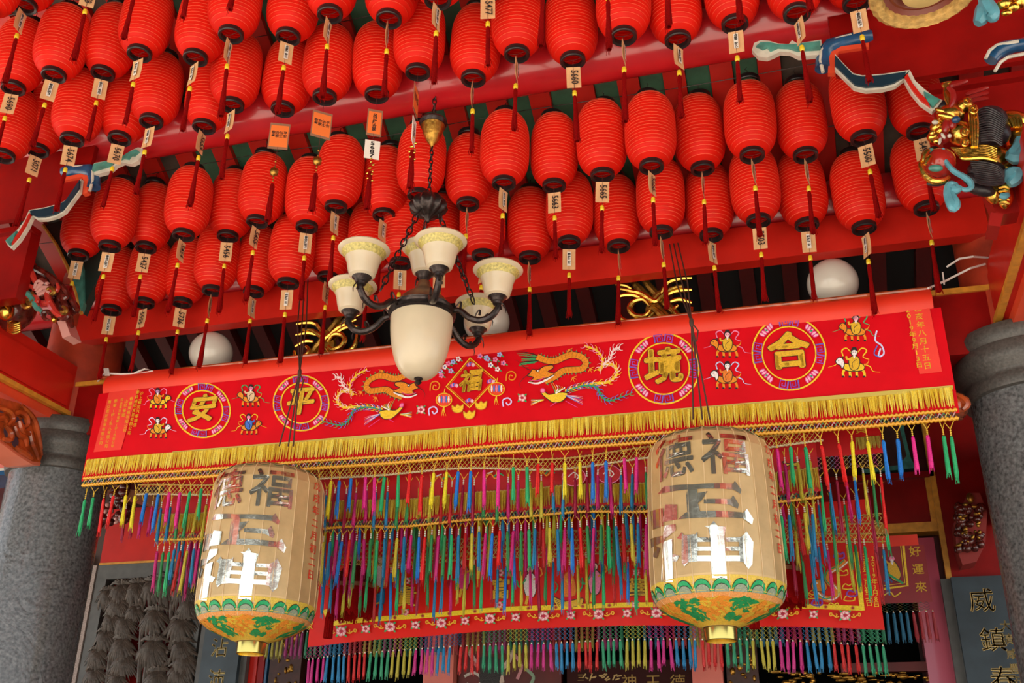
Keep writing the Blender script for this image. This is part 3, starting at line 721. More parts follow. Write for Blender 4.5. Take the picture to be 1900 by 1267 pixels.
def tas(col, L, bead, drop=.055, r=.0085, seed=0):
    """a tassel: forked cord, beads, and a bundle of threads"""
    key = (col, L, bead, drop, r, seed)
    if key in TM: return TM[key]
    b = B(); b.col = (.72, .45, .03)
    if drop > .03:
        b.tube([(-.022, 0, 0), (0, 0, -drop * .62)], .0022, 4); b.tube([(.022, 0, 0), (0, 0, -drop * .62)], .0022, 4)
        b.tube([(0, 0, -drop * .6), (0, 0, -drop - .01)], .0022, 4)
    else: b.tube([(0, 0, 0), (0, 0, -drop)], .0018, 4)
    b.col = bead
    for k in range(3):
        z = -drop * .72 - .011 * k if drop > .03 else -drop
        b.ell((0, 0, z), (.0052, 0, 0), (0, .0052, 0), (0, 0, .0046), 6, 4)
        if drop <= .03: break
    z0 = -drop * .72 - .030 if drop > .03 else -drop - .004
    rn = random.Random(seed); b.col = col; n = 7; ph = rn.random() * 6
    b.lathe([(r * .5, z0), (r * .8, z0 - L * .06), (r * .8, z0 - L * .35), (r, z0 - L * .8), (r * .8, z0 - L * .92)], 14, fn=lambda q, z, a: q * (1 + .25 * math.cos(a * n + z * 40 + ph)))
    c2 = tuple(c * .7 for c in col)
    for i in range(7):
        a = rn.random() * 2 * PI; e_ = r * (.5 + .8 * rn.random()); b.col = c2 if i % 2 else col
        b.tube([(r * .7 * math.cos(a), r * .7 * math.sin(a), z0 - L * .5), (e_ * math.cos(a), e_ * math.sin(a), z0 - L * (.95 + .12 * rn.random()))], r * .17, 3)
    TM[key] = b.mesh('tassel', M_THR); return TM[key]
BR = dict(g=(.02, .42, .15), r=(.78, .012, .012), y=(.85, .72, .02), b=(.010, .20, .70), p=(.80, .02, .28), o=(.50, .42, .03), t=(.012, .20, .42), c=(.33, .004, .04), m=(.55, .010, .17), d=(.03, .24, .07), R=(.45, .008, .008), Y=(.62, .50, .04))
GB, WB = (.75, .50, .05), (.75, .72, .68)

flat = lambda x, z: 0.0
# --- the long front banner
Y1 = 5.2
zl = lambda y, Y=Y1: oY(758, y, Y).z
wv1 = lambda x, z: .010 * math.sin(x * 2.3 + 1) + .006 * math.sin(x * 5.1)
b1 = empty('long_banner', (0, 0, 0), label='long red embroidered banner of gold characters, dragons and riders across the porch', cat='banner')
ZT = 4.19; ZH = ZT - (oY(950, 640, Y1).z - oY(950, 680, Y1).z) ; ZB = zl(805); ZC = zl(846)
xt0, xt1 = oY(203, 692, Y1).x, oY(1722, 535, Y1).x
grid_cloth(xt0 - .045, xt1 + .045, lambda x: ZH, lambda x: ZC, Y1, wv1).build('cloth', M_SATIN, b1)
grid_cloth(xt0 - .01, xt1 + .01, lambda x: ZT, lambda x: ZH, Y1 - .004, lambda x, z: wv1(x, z) - .02 * math.sin(PI * (ZT - z) / (ZT - ZH)) + .03 * max(0, (z - ZH) / (ZT - ZH)) ** 2, nz=8).build('hem', M_HEM, b1, label='plain scarlet hem along the top')
b = B(); b.tube([(xt0 - .1, Y1 + .02, ZT - .01), (xt1 + .02, Y1 + .02, ZT - .01)], .012, 8); b.build('pole', M_CARVO, b1)
e = Emb(Y1, wv1)
def zx(e, poly, col): e.lay = 0; e.blob(poly, col, sm=False)
for (pts) in ([(207, 722), (262, 716), (228, 836), (176, 840)], [(1680, 562), (1722, 557), (1748, 690), (1706, 694)]):
    sb = B(); e.lay = 0; sb.poly([e.P(p) for p in pts]); sb.build('inscription_strip', M_STRIP, b1)
e = Emb(Y1, wv1)
for m_ in ((377, 762, 50, '安', .15, .14), (559, 748, 51, '平', .0, 0.05), (1232, 685, 65, '境', 0, .0), (1464, 655, 68, '合', 0, .0)):
    e = Emb(Y1, wv1); medallion(e, *m_); e.build('medallion', M_THR, b1, smooth=False, label='round medallion with the character ' + m_[3])
e = Emb(Y1, wv1)
for r_ in ((296, 742, .8, 1, YEL, ORA, PNK, (.5, .25, .5)), (296, 796, .8, 1, ORA, GOLD_T, (.75, .65, .9), WHT), (466, 735, .85, -1, ORA, (.75, .5, .3), GRN, PNK), (462, 788, .8, 1, ORA, BLU, YEL, PNK),
    (1350, 640, 1.05, -1, ORA, GOLD_T, PNK, (.85, .4, .5)), (1350, 698, 1.05, -1, ORA, (.75, .2, .02), (.5, .6, .9), WHT), (1588, 607, 1.05, -1, ORA, GOLD_T, (.05, .4, .15), (.85, .35, .45)), (1585, 672, 1.15, -1, YEL, GOLD_T, YEL, WHT)):
    e = Emb(Y1, wv1); riders(e, *r_); e.build('rider', M_THR, b1, smooth=False)
e = Emb(Y1, wv1)
e.stroke([(1627, 612), (1624, 630), (1636, 640), (1640, 655), (1630, 660), (1634, 645)], 3, (.6, .6, .9)); e.stroke([(1628, 640), (1622, 655), (1634, 662)], 2, BLU)
e.build('cloud_scroll', M_THR, b1, smooth=False)
e = Emb(Y1, wv1); dragon_phoenix(e); e.build('dragon_and_phoenix', M_THR, b1, smooth=False)
fx = oY(877, 708, Y1)
# the left pair mirrors the right one about the diamond, lying lower on the sloping picture only by perspective
e = Emb(Y1, wv1, mirror=fx.x); dragon_phoenix(e); e.build('dragon_and_phoenix', M_THR, b1, smooth=False)
e = Emb(Y1, wv1)
e.stroke([(873, 665), (921, 706), (872, 757), (828, 717)], 2.6, YEL, closed=True, sm=False); e.stroke([(873, 669), (917, 707), (872, 753), (832, 717)], 1.2, ORA, closed=True, sm=False)
for c in ((874, 676), (912, 708), (872, 743), (843, 714)):
    for k in range(5): e.disc((c[0] - 5 + 2.5 * k, c[1] + abs(k - 2)), 3, 3.6, (PUR, PNK, BLU, MAG, (.8, .5, .6))[k], n=8)
e.text('福', (875, 710), 46, BLK, .06, .10); e.text('福', (875, 710), 46, GOLD_T, .042, .10)
for (cx, cy) in ((824, 742), (923, 724)):
    e.disc((cx, cy), 15, 12.5, (.80, .06, .01), edge=YEL); e.stroke([(cx - 14, cy), (cx + 14, cy - 1)], 1, YEL, sm=False)
    for k in range(5): e.disc((cx - 9 + 4.5 * k, cy - 1), 1.8, 7, (WHT, BLU, PNK, BLU, WHT)[k], n=8)
    e.stroke([(cx, cy - 12), (cx + 2, cy - 21)], 1.4, YEL, sm=False)
    for k in range(3): e.stroke([(cx, cy + 13), (cx + 1 - 2 * k, cy + 22), (cx + 4 - 4 * k, cy + 30)], 2, YEL, taper=True)
for (cx, cy) in ((850, 758), (894, 753), (872, 770)): e.blob([(cx - 11, cy - 6), (cx - 5, cy - 2), (cx, cy - 7), (cx + 5, cy - 3), (cx + 11, cy - 7), (cx + 9, cy + 5), (cx, cy + 9), (cx - 9, cy + 5)], YEL, DOR)
for (cx, cy) in ((806, 717), (949, 701)): e.stroke([(cx - 8, cy + 8), (cx - 6, cy - 6), (cx + 4, cy - 9), (cx + 10, cy - 2), (cx + 6, cy + 6), (cx - 2, cy + 5), (cx - 1, cy - 2), (cx + 4, cy - 1)], 2.2, ORA)
for (cx, cy) in ((804, 763), (943, 749)): e.stroke([(cx - 7, cy + 8), (cx - 8, cy - 4), (cx + 2, cy - 8), (cx + 8, cy - 1), (cx + 2, cy + 5), (cx - 2, cy)], 2.6, (.65, .55, .9))
for (cx, cy) in ((781, 760), (971, 741)):
    rose(e, cx, cy, 8)
for side, pts in ((0, [(808, 681), (818, 690), (826, 682), (833, 676), (842, 673), (852, 668), (820, 698), (838, 690)]), (1, [(893, 664), (905, 667), (913, 681), (922, 671), (930, 662), (926, 689), (937, 678), (908, 670)])):
    e.stroke([pts[0], pts[3], pts[5]], 1.6, (.1, .03, .02))
    for k, (x, y) in enumerate(pts):
        for q in range(5): e.disc((x + 3.2 * math.cos(q * 1.257), y + 3.2 * math.sin(q * 1.257)), 2.1, 2.0, (PNK, (.35, .5, .85), WHT)[k % 3], n=6, edge=None)
        e.disc((x, y), 1.4, 1.4, MAG if k % 2 else BLU, n=6); e.disc((x + 6, y + 3), 3, 1.2, GRN, .5, n=6)
e.build('blessing_diamond', M_THR, b1, smooth=False)
e = Emb(Y1, wv1)
for i, (s_, x, y) in enumerate((('沙上蘇民汽車噴漆', 259, 766), ('敬奉俊通和貿易有限公司', 251, 768), ('春華貿易有限公司', 240, 776), ('山珍餐館', 234, 764), ('四合電池制造廠(砂)有限公司', 220, 790), ('泰榮(砂)私人有限公司', 208, 792), ('南亞翁記貿易有限公司', 197, 790))):
    n = len(s_); sz = min(8.4, 92 / n); e = Emb(Y1, wv1)
    for k, c in enumerate(s_): e.lay = 1; e.text(c, (x - .21 * (k - n / 2) * sz, y + (k - n / 2) * sz), sz * .95, YEL, .015)
    e.build('donor_lettering', M_THR, b1, smooth=False)
e = Emb(Y1, wv1)
for k, c in enumerate('乙亥年八月十五日'): e.text(c, (1703 + 2.6 * k, 573 + 15.2 * k), 14.5, YEL, .025)
for k, c in enumerate('2019年9月13日'): e.text(c, (1684 + 2.4 * k, 575 + 11.4 * k), 14 if ord(c) < 100 else 12.5, YEL, .03)
e.build('date_lettering', M_THR, b1, smooth=False)
xa, xb = oY(168, 842, Y1).x, oY(1764, 697, Y1).x
b = B(); b.box((xa, -.008, -.010), (xb, .002, .012)); ob = b.build('fringe_header', mat('fringe_tape', (.55, .42, .08), .6), b1, smooth=False, loc=(0, Y1 + .0, ZB))
fringe(xa, xb, lambda x: ZB, ZB - zl(838), Y1 - .012, wv1, [(.80, .60, .06), (.72, .48, .03), (.85, .70, .12), (.60, .38, .03)]).build('gold_fringe', M_THR, b1, kind='stuff', smooth=False)
M_CORDY = mat('gold_cord', (.75, .36, .015), .5, var=.2, scale=200)
cord(xa, xb, lambda x: zl(842), .010, Y1 - .006, wv1, 240).build('gold_cord', M_CORDY, b1)
zigzag(xa, xb, lambda x: zl(845), zl(845) - zl(853), Y1 - .004, wv1, [(.03, .16, .08), (.55, .4, .05), (.02, .02, .02), (.5, .3, .3)], r=.0028).build('braid_lattice', M_THR, b1, kind='stuff', smooth=False)
cord(xa, xb, lambda x: zl(856), .011, Y1 - .006, wv1, 240).build('gold_cord', M_CORDY, b1)
T1 = '163g 177g 197r 217r 238y 255y 277b 300b 318p 339p 358g 378g 399r 421r 443y 465y 486b 508b 530p 552p 574g 596g 619y 633b 654b 681p 697p 717g 741g 763r 785r 808y 831y 853b 876b 899p 926p 953g 978g 1000r 1026r 1049y 1076y 1100b 1125b 1157p 1182p 1210g 1238g 1266r 1294r 1322y 1350y 1380b 1408b 1439p 1465g 1491g 1520r 1552r 1579y 1606y 1635b 1663b 1690p 1718p 1747g 1761g'.split()
def tassels(parent, lst, Y, yref, L, bead, drop, r, xr=758, var=.12, seed=0, jit=.0):
    rn = random.Random(seed); z = oY(xr, yref, Y).z
    for t in lst:
        px, c = int(t[:-1]), t[-1]
        x = X_at(px, Y, z)
        put('tassel', tas(BR[c], L, bead, drop, r, rn.randrange(3)), parent, loc=(x, Y - .008 + rn.uniform(-.004, .004), z + rn.uniform(-jit, jit)), rot=(rn.uniform(-.03, .03), rn.uniform(-.05, .05), rn.uniform(0, 6)), scale=(1, 1, rn.uniform(1 - var, 1 + var)))
def X_at(px, Y, z):
    # horizontal pixel -> x on the line (Y, z)
    lo, hi = -7., 4.
    for _ in range(30):
        mi = (lo + hi) / 2; v = V((mi, Y, z)) - EYE; c = R3.transposed() @ v
        if 950 - 1921 * c.x / c.z < px: lo = mi
        else: hi = mi
    return lo
tassels(b1, T1, Y1, 860, .205, GB, .055, .0105)
b = B(); h = lambda p, y: oY(p[0], p[1], y)
p0 = V((XL + .26, 5.4, 4.225)); b.tube([p0, oY(196, 690, 5.2), oY(203, 693, 5.19), oY(225, 694, 5.2), oY(262, 693, 5.2), oY(284, 688, 5.2), oY(270, 684, 5.2), oY(250, 692, 5.2)], .006, 6)
for k in range(3): b.tube([oY(194 + k * 3, 684, 5.19), oY(196 + k * 3, 696, 5.18)], .007, 6)
b.build('tie_cord', M_ROPE, b1, label='white tie cord at the left end')
b = B(); b.tube([oY(1722, 535, 5.2), oY(1757, 520, 5.3), oY(1766, 515, 5.3), oY(1800, 498, 5.25), oY(1828, 490, 5.3)], .006, 6); b.tube([oY(1757, 495, 5.26), oY(1780, 480, 5.2), oY(1805, 476, 5.2), oY(1833, 478, 5.3)], .006, 6)
b.tube([oY(1752, 528, 5.28), oY(1750, 512, 5.28), oY(1749, 505, 5.28)], .004, 5); b.build('tie_cord', M_ROPE, b1, label='white tie cord at the right end')

# --- older cloths behind it
def seq(x0, x1, step, cols, rep=1, seed=0):
    rn = random.Random(seed); out = []; x = x0; i = 0
    while x <= x1: out.append('%d%s' % (x, cols[(i // rep) % len(cols)])); x += step * (1 + .28 * (x - 758) / 1000) * rn.uniform(.93, 1.07); i += 1
    return out
old = lambda n: None
GN = [(.55, .34, .04), (.40, .26, .04), (.62, .45, .12)]
nb = empty('net_valance', (0, 0, 0), label='old knotted gold net valance with beads just behind the long banner fringe', cat='valance')
Y2 = 5.30; zz = lambda y: oY(758, y, Y2).z
wv2 = lambda x, z: .012 * math.sin(x * 3.3)
zw = lambda y, a=.018: (lambda x: oY(758, y, Y2).z + a * math.sin(x * 2.6 + 1.2) + a * .6 * math.sin(x * 6.1))
x0, x1 = X_at(255, Y2, zz(880)), X_at(1528, Y2, zz(880))
grid_cloth(x0, x1, lambda x: 3.90, zw(863), Y2 + .03, lambda x, z: 0, 60, 2).build('hanging_tape', M_OLDSAT, nb)
net(x0, x1, zw(862), zz(862) - zz(881), Y2, wv2, GN, cell=.026, r=.0024, rows=2).build('knotted_net', M_THR, nb, kind='stuff', smooth=False)
cord(x0, x1, zw(863), .006, Y2, wv2, 200).build('gold_cord', mat('old_gold_cord', (.48, .27, .05), .5, var=.3, scale=120), nb)
cord(x0, x1, zw(882), .007, Y2, wv2, 200).build('bead_edge', mat('bead_edging', (.55, .42, .22), .3, var=.5, scale=150), nb)
tassels(nb, seq(238, 1515, 19.5, 'cmtdoRcdmot', 2, 3), Y2, 886, .20, WB, .06, .009, seed=4)

old2 = empty('inner_banner', (0, 0, 0), label='older red embroidered banner with wavy gold fringe behind the coloured tassels', cat='banner')
Y3 = 5.42; zz3 = lambda y: oY(758, y, Y3).z
wv3 = lambda x, z: .022 * math.sin(x * 4.1) + .012 * math.sin(x * 9.3)
zv = lambda y, a=.012: (lambda x: oY(758, y, Y3).z + a * math.sin(x * 4.1 + .5) + a * .7 * math.sin(x * 9.3))
x0, x1 = X_at(292, Y3, zz3(940)), X_at(1521, Y3, zz3(940))
grid_cloth(x0, x1, lambda x: 3.87, zv(962), Y3, wv3).build('cloth', M_OLDSAT, old2)
fringe(x0, x1, zv(925), zz3(925) - zz3(961), Y3 - .012, wv3, [(.58, .40, .03), (.50, .30, .02), (.66, .48, .06), (.42, .24, .02)]).build('gold_fringe', M_THR, old2, kind='stuff', smooth=False)
cord(x0, x1, zv(924), .006, Y3 - .006, wv3, 200).build('gold_cord', mat('old_gold_cord'), old2)
zigzag(x0, x1, zv(962), zz3(962) - zz3(971), Y3 - .008, wv3, [(.02, .12, .06), (.02, .02, .05), (.3, .02, .02), (.5, .36, .06)], r=.003).build('braid_lattice', M_THR, old2, kind='stuff', smooth=False)
cord(x0, x1, zv(973), .009, Y3 - .006, wv3, 220).build('gold_cord', M_CORDY, old2)
tassels(old2, seq(296, 1515, 12.5, 'mdgtRYtmbrd', 1, 5), Y3, 976, .235, WB, .05, .0105, seed=5)
e = Emb(Y3 - .02, None)
for (x, y) in ((700, 892), (820, 890), (915, 885), (1010, 880)): e.stroke([(x - 14, y + 4), (x - 5, y - 6), (x + 4, y + 3), (x + 12, y - 5)], 2.6, ORA); e.stroke([(x + 2, y), (x + 10, y - 7), (x + 20, y - 2)], 2.4, GRN); e.stroke([(x - 10, y - 6), (x, y - 10)], 2, WHT); e.build('dragon_scrap', M_THR, old2, smooth=False); e = Emb(Y3 - .02, None)
for (x, y) in ((1065, 885), (1130, 880)): e.disc((x, y), 22, 17, (.5, .005, .01), edge=PNK); e.stroke([(x - 10, y), (x, y - 8), (x + 9, y), (x, y + 8)], 2, WHT); e.build('round_motif', M_THR, old2, smooth=False); e = Emb(Y3 - .02, None)
e.blob([(1452, 856), (1459, 866), (1468, 862), (1478, 866), (1484, 852), (1478, 858), (1468, 860), (1460, 860)], GOLD_T, BLK)
e.build('ingot_motif', M_THR, old2, smooth=False)

old3 = empty('beaded_valance', (0, 0, 0), label='red cloth with long beaded netting and coloured tassels, widest at the right', cat='valance')
Y4 = 5.56; z4_ = lambda y: oY(1580, y, Y4).z
wv4 = lambda x, z: .015 * math.sin(x * 5)
x0, x1 = X_at(333, Y4, z4_(860)), X_at(1642, Y4, z4_(860))
grid_cloth(x0, x1, lambda x: 3.87, lambda x: z4_(843), Y4, wv4, 80, 4).build('cloth', M_OLDSAT, old3)
xf = X_at(1588, Y4, z4_(820))
fringe(xf, x1, lambda x: z4_(812), z4_(812) - z4_(836), Y4 - .01, wv4, [(.45, .34, .06), (.36, .24, .04)]).build('gold_fringe', M_THR, old3, kind='stuff', smooth=False)
net(x0, x1, lambda x: z4_(843), z4_(843) - z4_(868), Y4, wv4, [(.35, .20, .04), (.10, .12, .20), (.40, .03, .15), (.45, .28, .06)], cell=.024, r=.002, rows=3).build('knotted_net', M_THR, old3, kind='stuff', smooth=False)
tassels(old3, seq(340, 1640, 13, 'ttmmdRoogtcmbYdr', 1, 7), Y4, 868, .27, WB, .04, .0085, xr=1580, seed=8, jit=.02)
tassels(old3, seq(345, 1640, 19, 'motdcgYbm', 2, 17), Y4 + .05, 905, .34, WB, .05, .0085, xr=1580, seed=18, jit=.03)
e = Emb(Y4, wv4); e.text('貞', (1597, 795), 22, GOLD_T, .02); e.build('lettering', M_THR, old3, smooth=False)

old4 = empty('low_net_valance', (0, 0, 0), label='lowest old gold net tier with long tassels over the big scarlet banner', cat='valance')
Y5 = 5.74; z5_ = lambda y: oY(758, y, Y5).z
x0, x1 = X_at(610, Y5, z5_(1030)), X_at(1640, Y5, z5_(1030))
net(x0, x1, lambda x: z5_(1004), z5_(1004) - z5_(1044), Y5, wv4, GN, cell=.024, r=.0024, rows=4).build('knotted_net', M_THR, old4, kind='stuff', smooth=False)
for y in (1004, 1018, 1032, 1045): cord(x0, x1, lambda x, y=y: z5_(y) + .008 * math.sin(x * 7 + y), .005, Y5, wv4, 160).build('gold_cord', mat('old_gold_cord'), old4)
tassels(old4, seq(606, 1640, 14, 'ttmoodgRtbgYmcd', 1, 9), Y5, 1040, .255, WB, .045, .0088, seed=12, jit=.03)

# --- big scarlet banner below
big = empty('scarlet_banner', (0, 0, 0), label='big scarlet banner with yellow ribbon border, roses and gold characters, hung low', cat='banner')
Y6 = 6.05; z6 = lambda y: oY(568, y, Y6).z
zend = oY(568, 1200, Y6).z; zmid = oY(1000, 1166, Y6).z; x0, x1 = oY(570, 1200, Y6).x, oY(1642, 1172, Y6).x; xm = (x0 + x1) / 2
zbot = lambda x: zend + (oY(1000, 1166, Y6).z - zend) * max(0, 1 - ((x - xm) / (x1 - xm)) ** 2)
wv6 = lambda x, z: .02 * math.sin(x * 3.1 + z) + .012 * math.sin(x * 7.3 + 2 * z) + .006 * math.sin(z * 9 + x * 3)
grid_cloth(x0, x1, lambda x: 3.30, zbot, Y6, wv6, 140, 24).build('cloth', M_RSAT, big)
e = Emb(Y6 - .005, wv6)
def onb(px, off):   # a pixel row riding parallel to the bottom edge, off px above it
    x = X_at(px, Y6, zend); p = V((x, Y6, zbot(x))) - EYE; c = R3.transposed() @ p
    return (px, 633.5 + 1921 * c.y / c.z - off)
yl = [onb(p, 38) for p in range(612, 1602, 30)] + [onb(1600, 38)]
e.stroke(yl, 9, (.85, .62, .01), sm=False); e.stroke([yl[0], (604, yl[0][1] - 26)], 9, (.85, .62, .01), sm=False); e.stroke([(1600, yl[-1][1] + 4), (1588, 1024)], 9, (.85, .62, .01), sm=False)
for i, p in enumerate(range(632, 1600, 50)): q = onb(p, 38); e.disc(q, 3.2, 3.2, (.35, .02, .01), edge=(.7, .3, .02))
for i, p in enumerate((634, 680, 724, 770, 818, 864, 912, 960, 1011, 1061, 1113, 1166, 1220, 1280, 1340, 1400, 1453, 1510, 1568)):
    q = onb(p, 21); rose(e, q[0], q[1], 10 if i % 2 == 0 else 8, i % 2 == 0)
    if i % 2 == 0: scroll(e, q[0] - 11, q[1] - 1, 8.5, -1); scroll(e, q[0] + 11, q[1] - 1, 8.5, 1)
e.build('border_embroidery', M_THR, big, smooth=False)
e = Emb(Y6 - .005, wv6)
for c, x, y in (('貴', 752, 1108), ('富', 930, 1096), ('華', 1182, 1096)):
    e = Emb(Y6 - .005, wv6); e.text(c, (x, y), 40, BLK, .05); e.text(c, (x, y), 40, GOLD_T, .032)
    rose(e, x - 2, y + 27, 7); rose(e, x, y - 32, 7); e.build('character', M_THR, big, smooth=False)
e = Emb(Y6 - .005, wv6); e.text('家', (574, 1162), 15, YEL, .03); e.build('character', M_THR, big, smooth=False)
e = Emb(Y6 - .005, wv6)
for k, c in enumerate('己亥年二月初二日'): e.text(c, (1605 + 1.1 * k, 1034 + 12.2 * k), 13, YEL, .03)
for k, c in enumerate('2019年3月8日'): e.text(c, (1619 + .9 * k, 1037 + 10.6 * k), 11.5, YEL, .03)
e.build('date_lettering', M_THR, big, smooth=False)
e = Emb(Y6 - .005, wv6)
e.blob([(1026, 1107), (1050, 1116), (1082, 1110), (1078, 1124), (1054, 1130), (1034, 1124)], GOLD_T, BLK)
for k in range(4): e.stroke([(1030 + 2 * k, 1112 + 4 * k), (1052, 1119 + 3 * k), (1080 - 2 * k, 1112 + 4 * k)], 1, BLK)
e.blob([(1042, 1104), (1044, 1076), (1056, 1062), (1066, 1076), (1068, 1104)], (.80, .20, .01), DOR); e.text('寶', (1055, 1086), 20, YEL, .02)
for (x, y) in ((1030, 1100), (1076, 1098)): e.stroke([(x, y), (x + 6, y - 12), (x - 2, y - 22)], 4, GRN, taper=True)
e.build('picture', M_THR, big, smooth=False); e = Emb(Y6 - .005, wv6)
for (x, y, c) in ((985, 1080, WHT), (1105, 1075, PNK), (705, 1060, WHT), (860, 1066, MAG)):
    e = Emb(Y6 - .005, wv6)
    e.blob([(x - 8, y + 26), (x - 12, y), (x - 3, y - 16), (x + 8, y - 12), (x + 12, y + 6), (x + 6, y + 28)], c, BLK); e.disc((x, y - 22), 6, 7, SKIN, edge=BLK)
    e.stroke([(x - 4, y + 26), (x - 8, y + 42)], 5, GOLD_T); e.stroke([(x + 6, y - 4), (x + 22, y - 14), (x + 18, y - 26)], 3, ORA); e.stroke([(x - 8, y - 4), (x - 20, y + 10), (x - 24, y - 2)], 3, GRN); e.build('figure_embroidery', M_THR, big, smooth=False)
e = Emb(Y6 - .005, wv6)
BL2 = (.01, .24, .50)
e.blob([(674, 1116), (672, 1100), (680, 1096), (690, 1102), (704, 1100), (712, 1092), (712, 1120), (704, 1116), (698, 1128), (694, 1142), (686, 1144), (684, 1124)], BL2, (.01, .08, .2)); e.stroke([(706, 1110), (708, 1132)], 6, BL2); e.stroke([(676, 1104), (670, 1096), (674, 1090)], 4, BL2)
e.stroke([(686, 1112), (696, 1120), (708, 1116)], 3, (.7, .5, .05)); e.disc((690, 1098), 4, 4, WHT)
for (x, y) in ((652, 1128), (655, 1150), (628, 1142)): e.stroke([(x - 8, y + 4), (x, y - 5), (x + 6, y + 2), (x + 12, y - 6)], 2.2, (PUR, ORA, YEL)[y % 3])
e.build('animal_embroidery', M_THR, big, smooth=False); e = Emb(Y6 - .005, wv6)
dr = [(1570, 1040), (1556, 1052), (1540, 1060), (1536, 1076), (1548, 1090), (1552, 1104), (1538, 1112), (1522, 1106), (1512, 1096)]
e.stroke(dr, 12, (.5, .12, .01)); e.stroke(dr, 9, ORA); e.stroke([(x + 4, y + 1) for x, y in dr], 2, WHT); e.stroke([(x - 4, y - 1) for x, y in dr], 2, GRN)
e.blob([(1506, 1082), (1520, 1074), (1532, 1080), (1534, 1094), (1520, 1098), (1508, 1094)], ORA, BLK); e.disc((1516, 1082), 2, 2, WHT); e.stroke([(1508, 1094), (1500, 1102), (1506, 1108)], 2, ORA); e.stroke([(1528, 1076), (1530, 1056), (1524, 1046)], 2.6, GRN)
for (x, y) in ((1572, 1088), (1505, 1106), (1545, 1124), (1575, 1110), (1562, 1062)):
    e.stroke([(x - 9, y + 3), (x - 4, y - 5), (x + 3, y - 2), (x + 9, y - 5), (x + 11, y + 3), (x, y + 5)], 2.2, YEL, closed=True)
for (x, y) in ((1515, 1118), (1580, 1100), (1556, 1030)): e.stroke([(x - 9, y + 3), (x - 4, y - 5), (x + 3, y - 2), (x + 9, y - 5), (x + 10, y + 4), (x, y + 6)], 3, PUR, closed=True)
e.blob([(1484, 1092), (1494, 1084), (1488, 1070), (1478, 1068), (1470, 1080), (1472, 1092)], (.02, .3, .1), BLK); e.blob([(1470, 1100), (1490, 1088), (1494, 1098), (1476, 1108)], WHT)
e.build('dragon_embroidery', M_THR, big, smooth=False)
PCOL = [(.5, .02, .2), (.01, .16, .36), (.35, .02, .03), (.03, .30, .14), (.50, .45, .05)]
cols = []
nT = 96; n_ = int((x1 - x0) / .026)
for i in range(n_): cols.append(PCOL[(int(i / n_ * nT) // 4) % 5])
net(x0, x1, zbot, oY(758, 1180, Y6).z - oY(758, 1202, Y6).z, Y6, wv6, cols, cell=.026, r=.0016, rows=3).build('knotted_net', M_THR, big, kind='stuff', smooth=False)
rn = random.Random(3); dz = oY(758, 1180, Y6).z - oY(758, 1202, Y6).z
for i in range(nT):
    x = x0 + (x1 - x0) * (i + .5) / nT; c = 'ptrgo'[(i // 4) % 5]
    if i in (27,): continue
    put('tassel', tas({'p': (.55, .02, .22), 't': (.012, .20, .44), 'r': (.58, .015, .015), 'g': (.025, .30, .15), 'o': (.46, .40, .04)}[c], .15, WB, .008, .0095, rn.randrange(3)), big, loc=(x + rn.uniform(-.004, .004), Y6 + wv6(x, 0), zbot(x) - dz), rot=(rn.uniform(-.04, .04), rn.uniform(-.05, .05), rn.uniform(0, 6)), scale=(1, 1, rn.uniform(.92, 1.1)))

# --- banner behind at the right
bk = empty('dark_red_banner', (0, 0, 0), label='dark red banner lettered in gold down its right end, hung behind the scarlet one', cat='banner')
Y7 = 6.7
x0, x1 = oY(498, 1150, Y7).x, oY(1733, 1110, Y7).x; zt7 = oY(1720, 990, Y7).z; zm7 = oY(1720, 1010, Y7).z; zb7 = oY(1730, 1116, Y7).z
wv7 = lambda x, z: .012 * math.sin(x * 4)
grid_cloth(x0, x1 - .01, lambda x: zm7, lambda x: zb7, Y7, wv7, 80, 6).build('cloth', mat('dark_crimson_satin', (.26, .003, .006), .35, var=.1, scale=6), bk)
grid_cloth(x0, x1 - .04, lambda x: zt7, lambda x: zm7, Y7 - .005, wv7, 80, 2).build('hem', M_HEM, bk)
e = Emb(Y7, wv7)
for k, c in enumerate('好運來'): e.text(c, (1698 + 5.5 * k, 1024 + 33 * k), 21, GOLD_T, .03)
e.build('lettering', M_THR, bk, smooth=False); e = Emb(Y7, wv7)
e.stroke([(1676, 1010), (1684, 1086), (1640, 1092)], 4.5, YEL, sm=False); e.stroke([(1671, 1012), (1679, 1081), (1640, 1086)], 1.6, YEL, sm=False)
e.blob([(1646, 1050), (1655, 1040), (1664, 1046), (1672, 1066), (1664, 1078), (1652, 1070)], GOLD_T, BLK); e.disc((1655, 1036), 5, 5, PNK); e.blob([(1652, 1038), (1658, 1038), (1656, 1048)], WHT)
e.stroke([(1647, 1064), (1676, 1082)], 4, GRN, sm=False); e.stroke([(1650, 1046), (1640, 1036), (1638, 1030)], 3, GOLD_T); e.stroke([(1640, 1078), (1650, 1074), (1656, 1080)], 3, (.05, .1, .3)); e.stroke([(1640, 1104), (1652, 1098), (1660, 1106), (1672, 1098)], 2.4, YEL)
e.build('picture', M_THR, bk, smooth=False)
d7 = oY(1700, 1118, Y7).z - oY(1700, 1133, Y7).z
net(x0, x1 - .01, lambda x: zb7, d7, Y7, wv7, [(.03, .12, .08), (.05, .05, .05), (.2, .16, .04)], cell=.03, r=.0018).build('knotted_net', M_THR, bk, kind='stuff', smooth=False)
nT = 120
for i in range(nT):
    x = x0 + (x1 - x0) * (i + .5) / nT; 
    put('tassel', tas({0: (.02, .20, .10), 1: (.012, .14, .26), 2: (.36, .02, .03), 3: (.36, .32, .05), 4: (.32, .03, .16)}[(i // 4 + 3) % 5], .17, WB, .008, .0105, rn.randrange(3)), bk, loc=(x, Y7, zb7 - d7), rot=(0, rn.uniform(-.04, .04), rn.uniform(0, 6)))
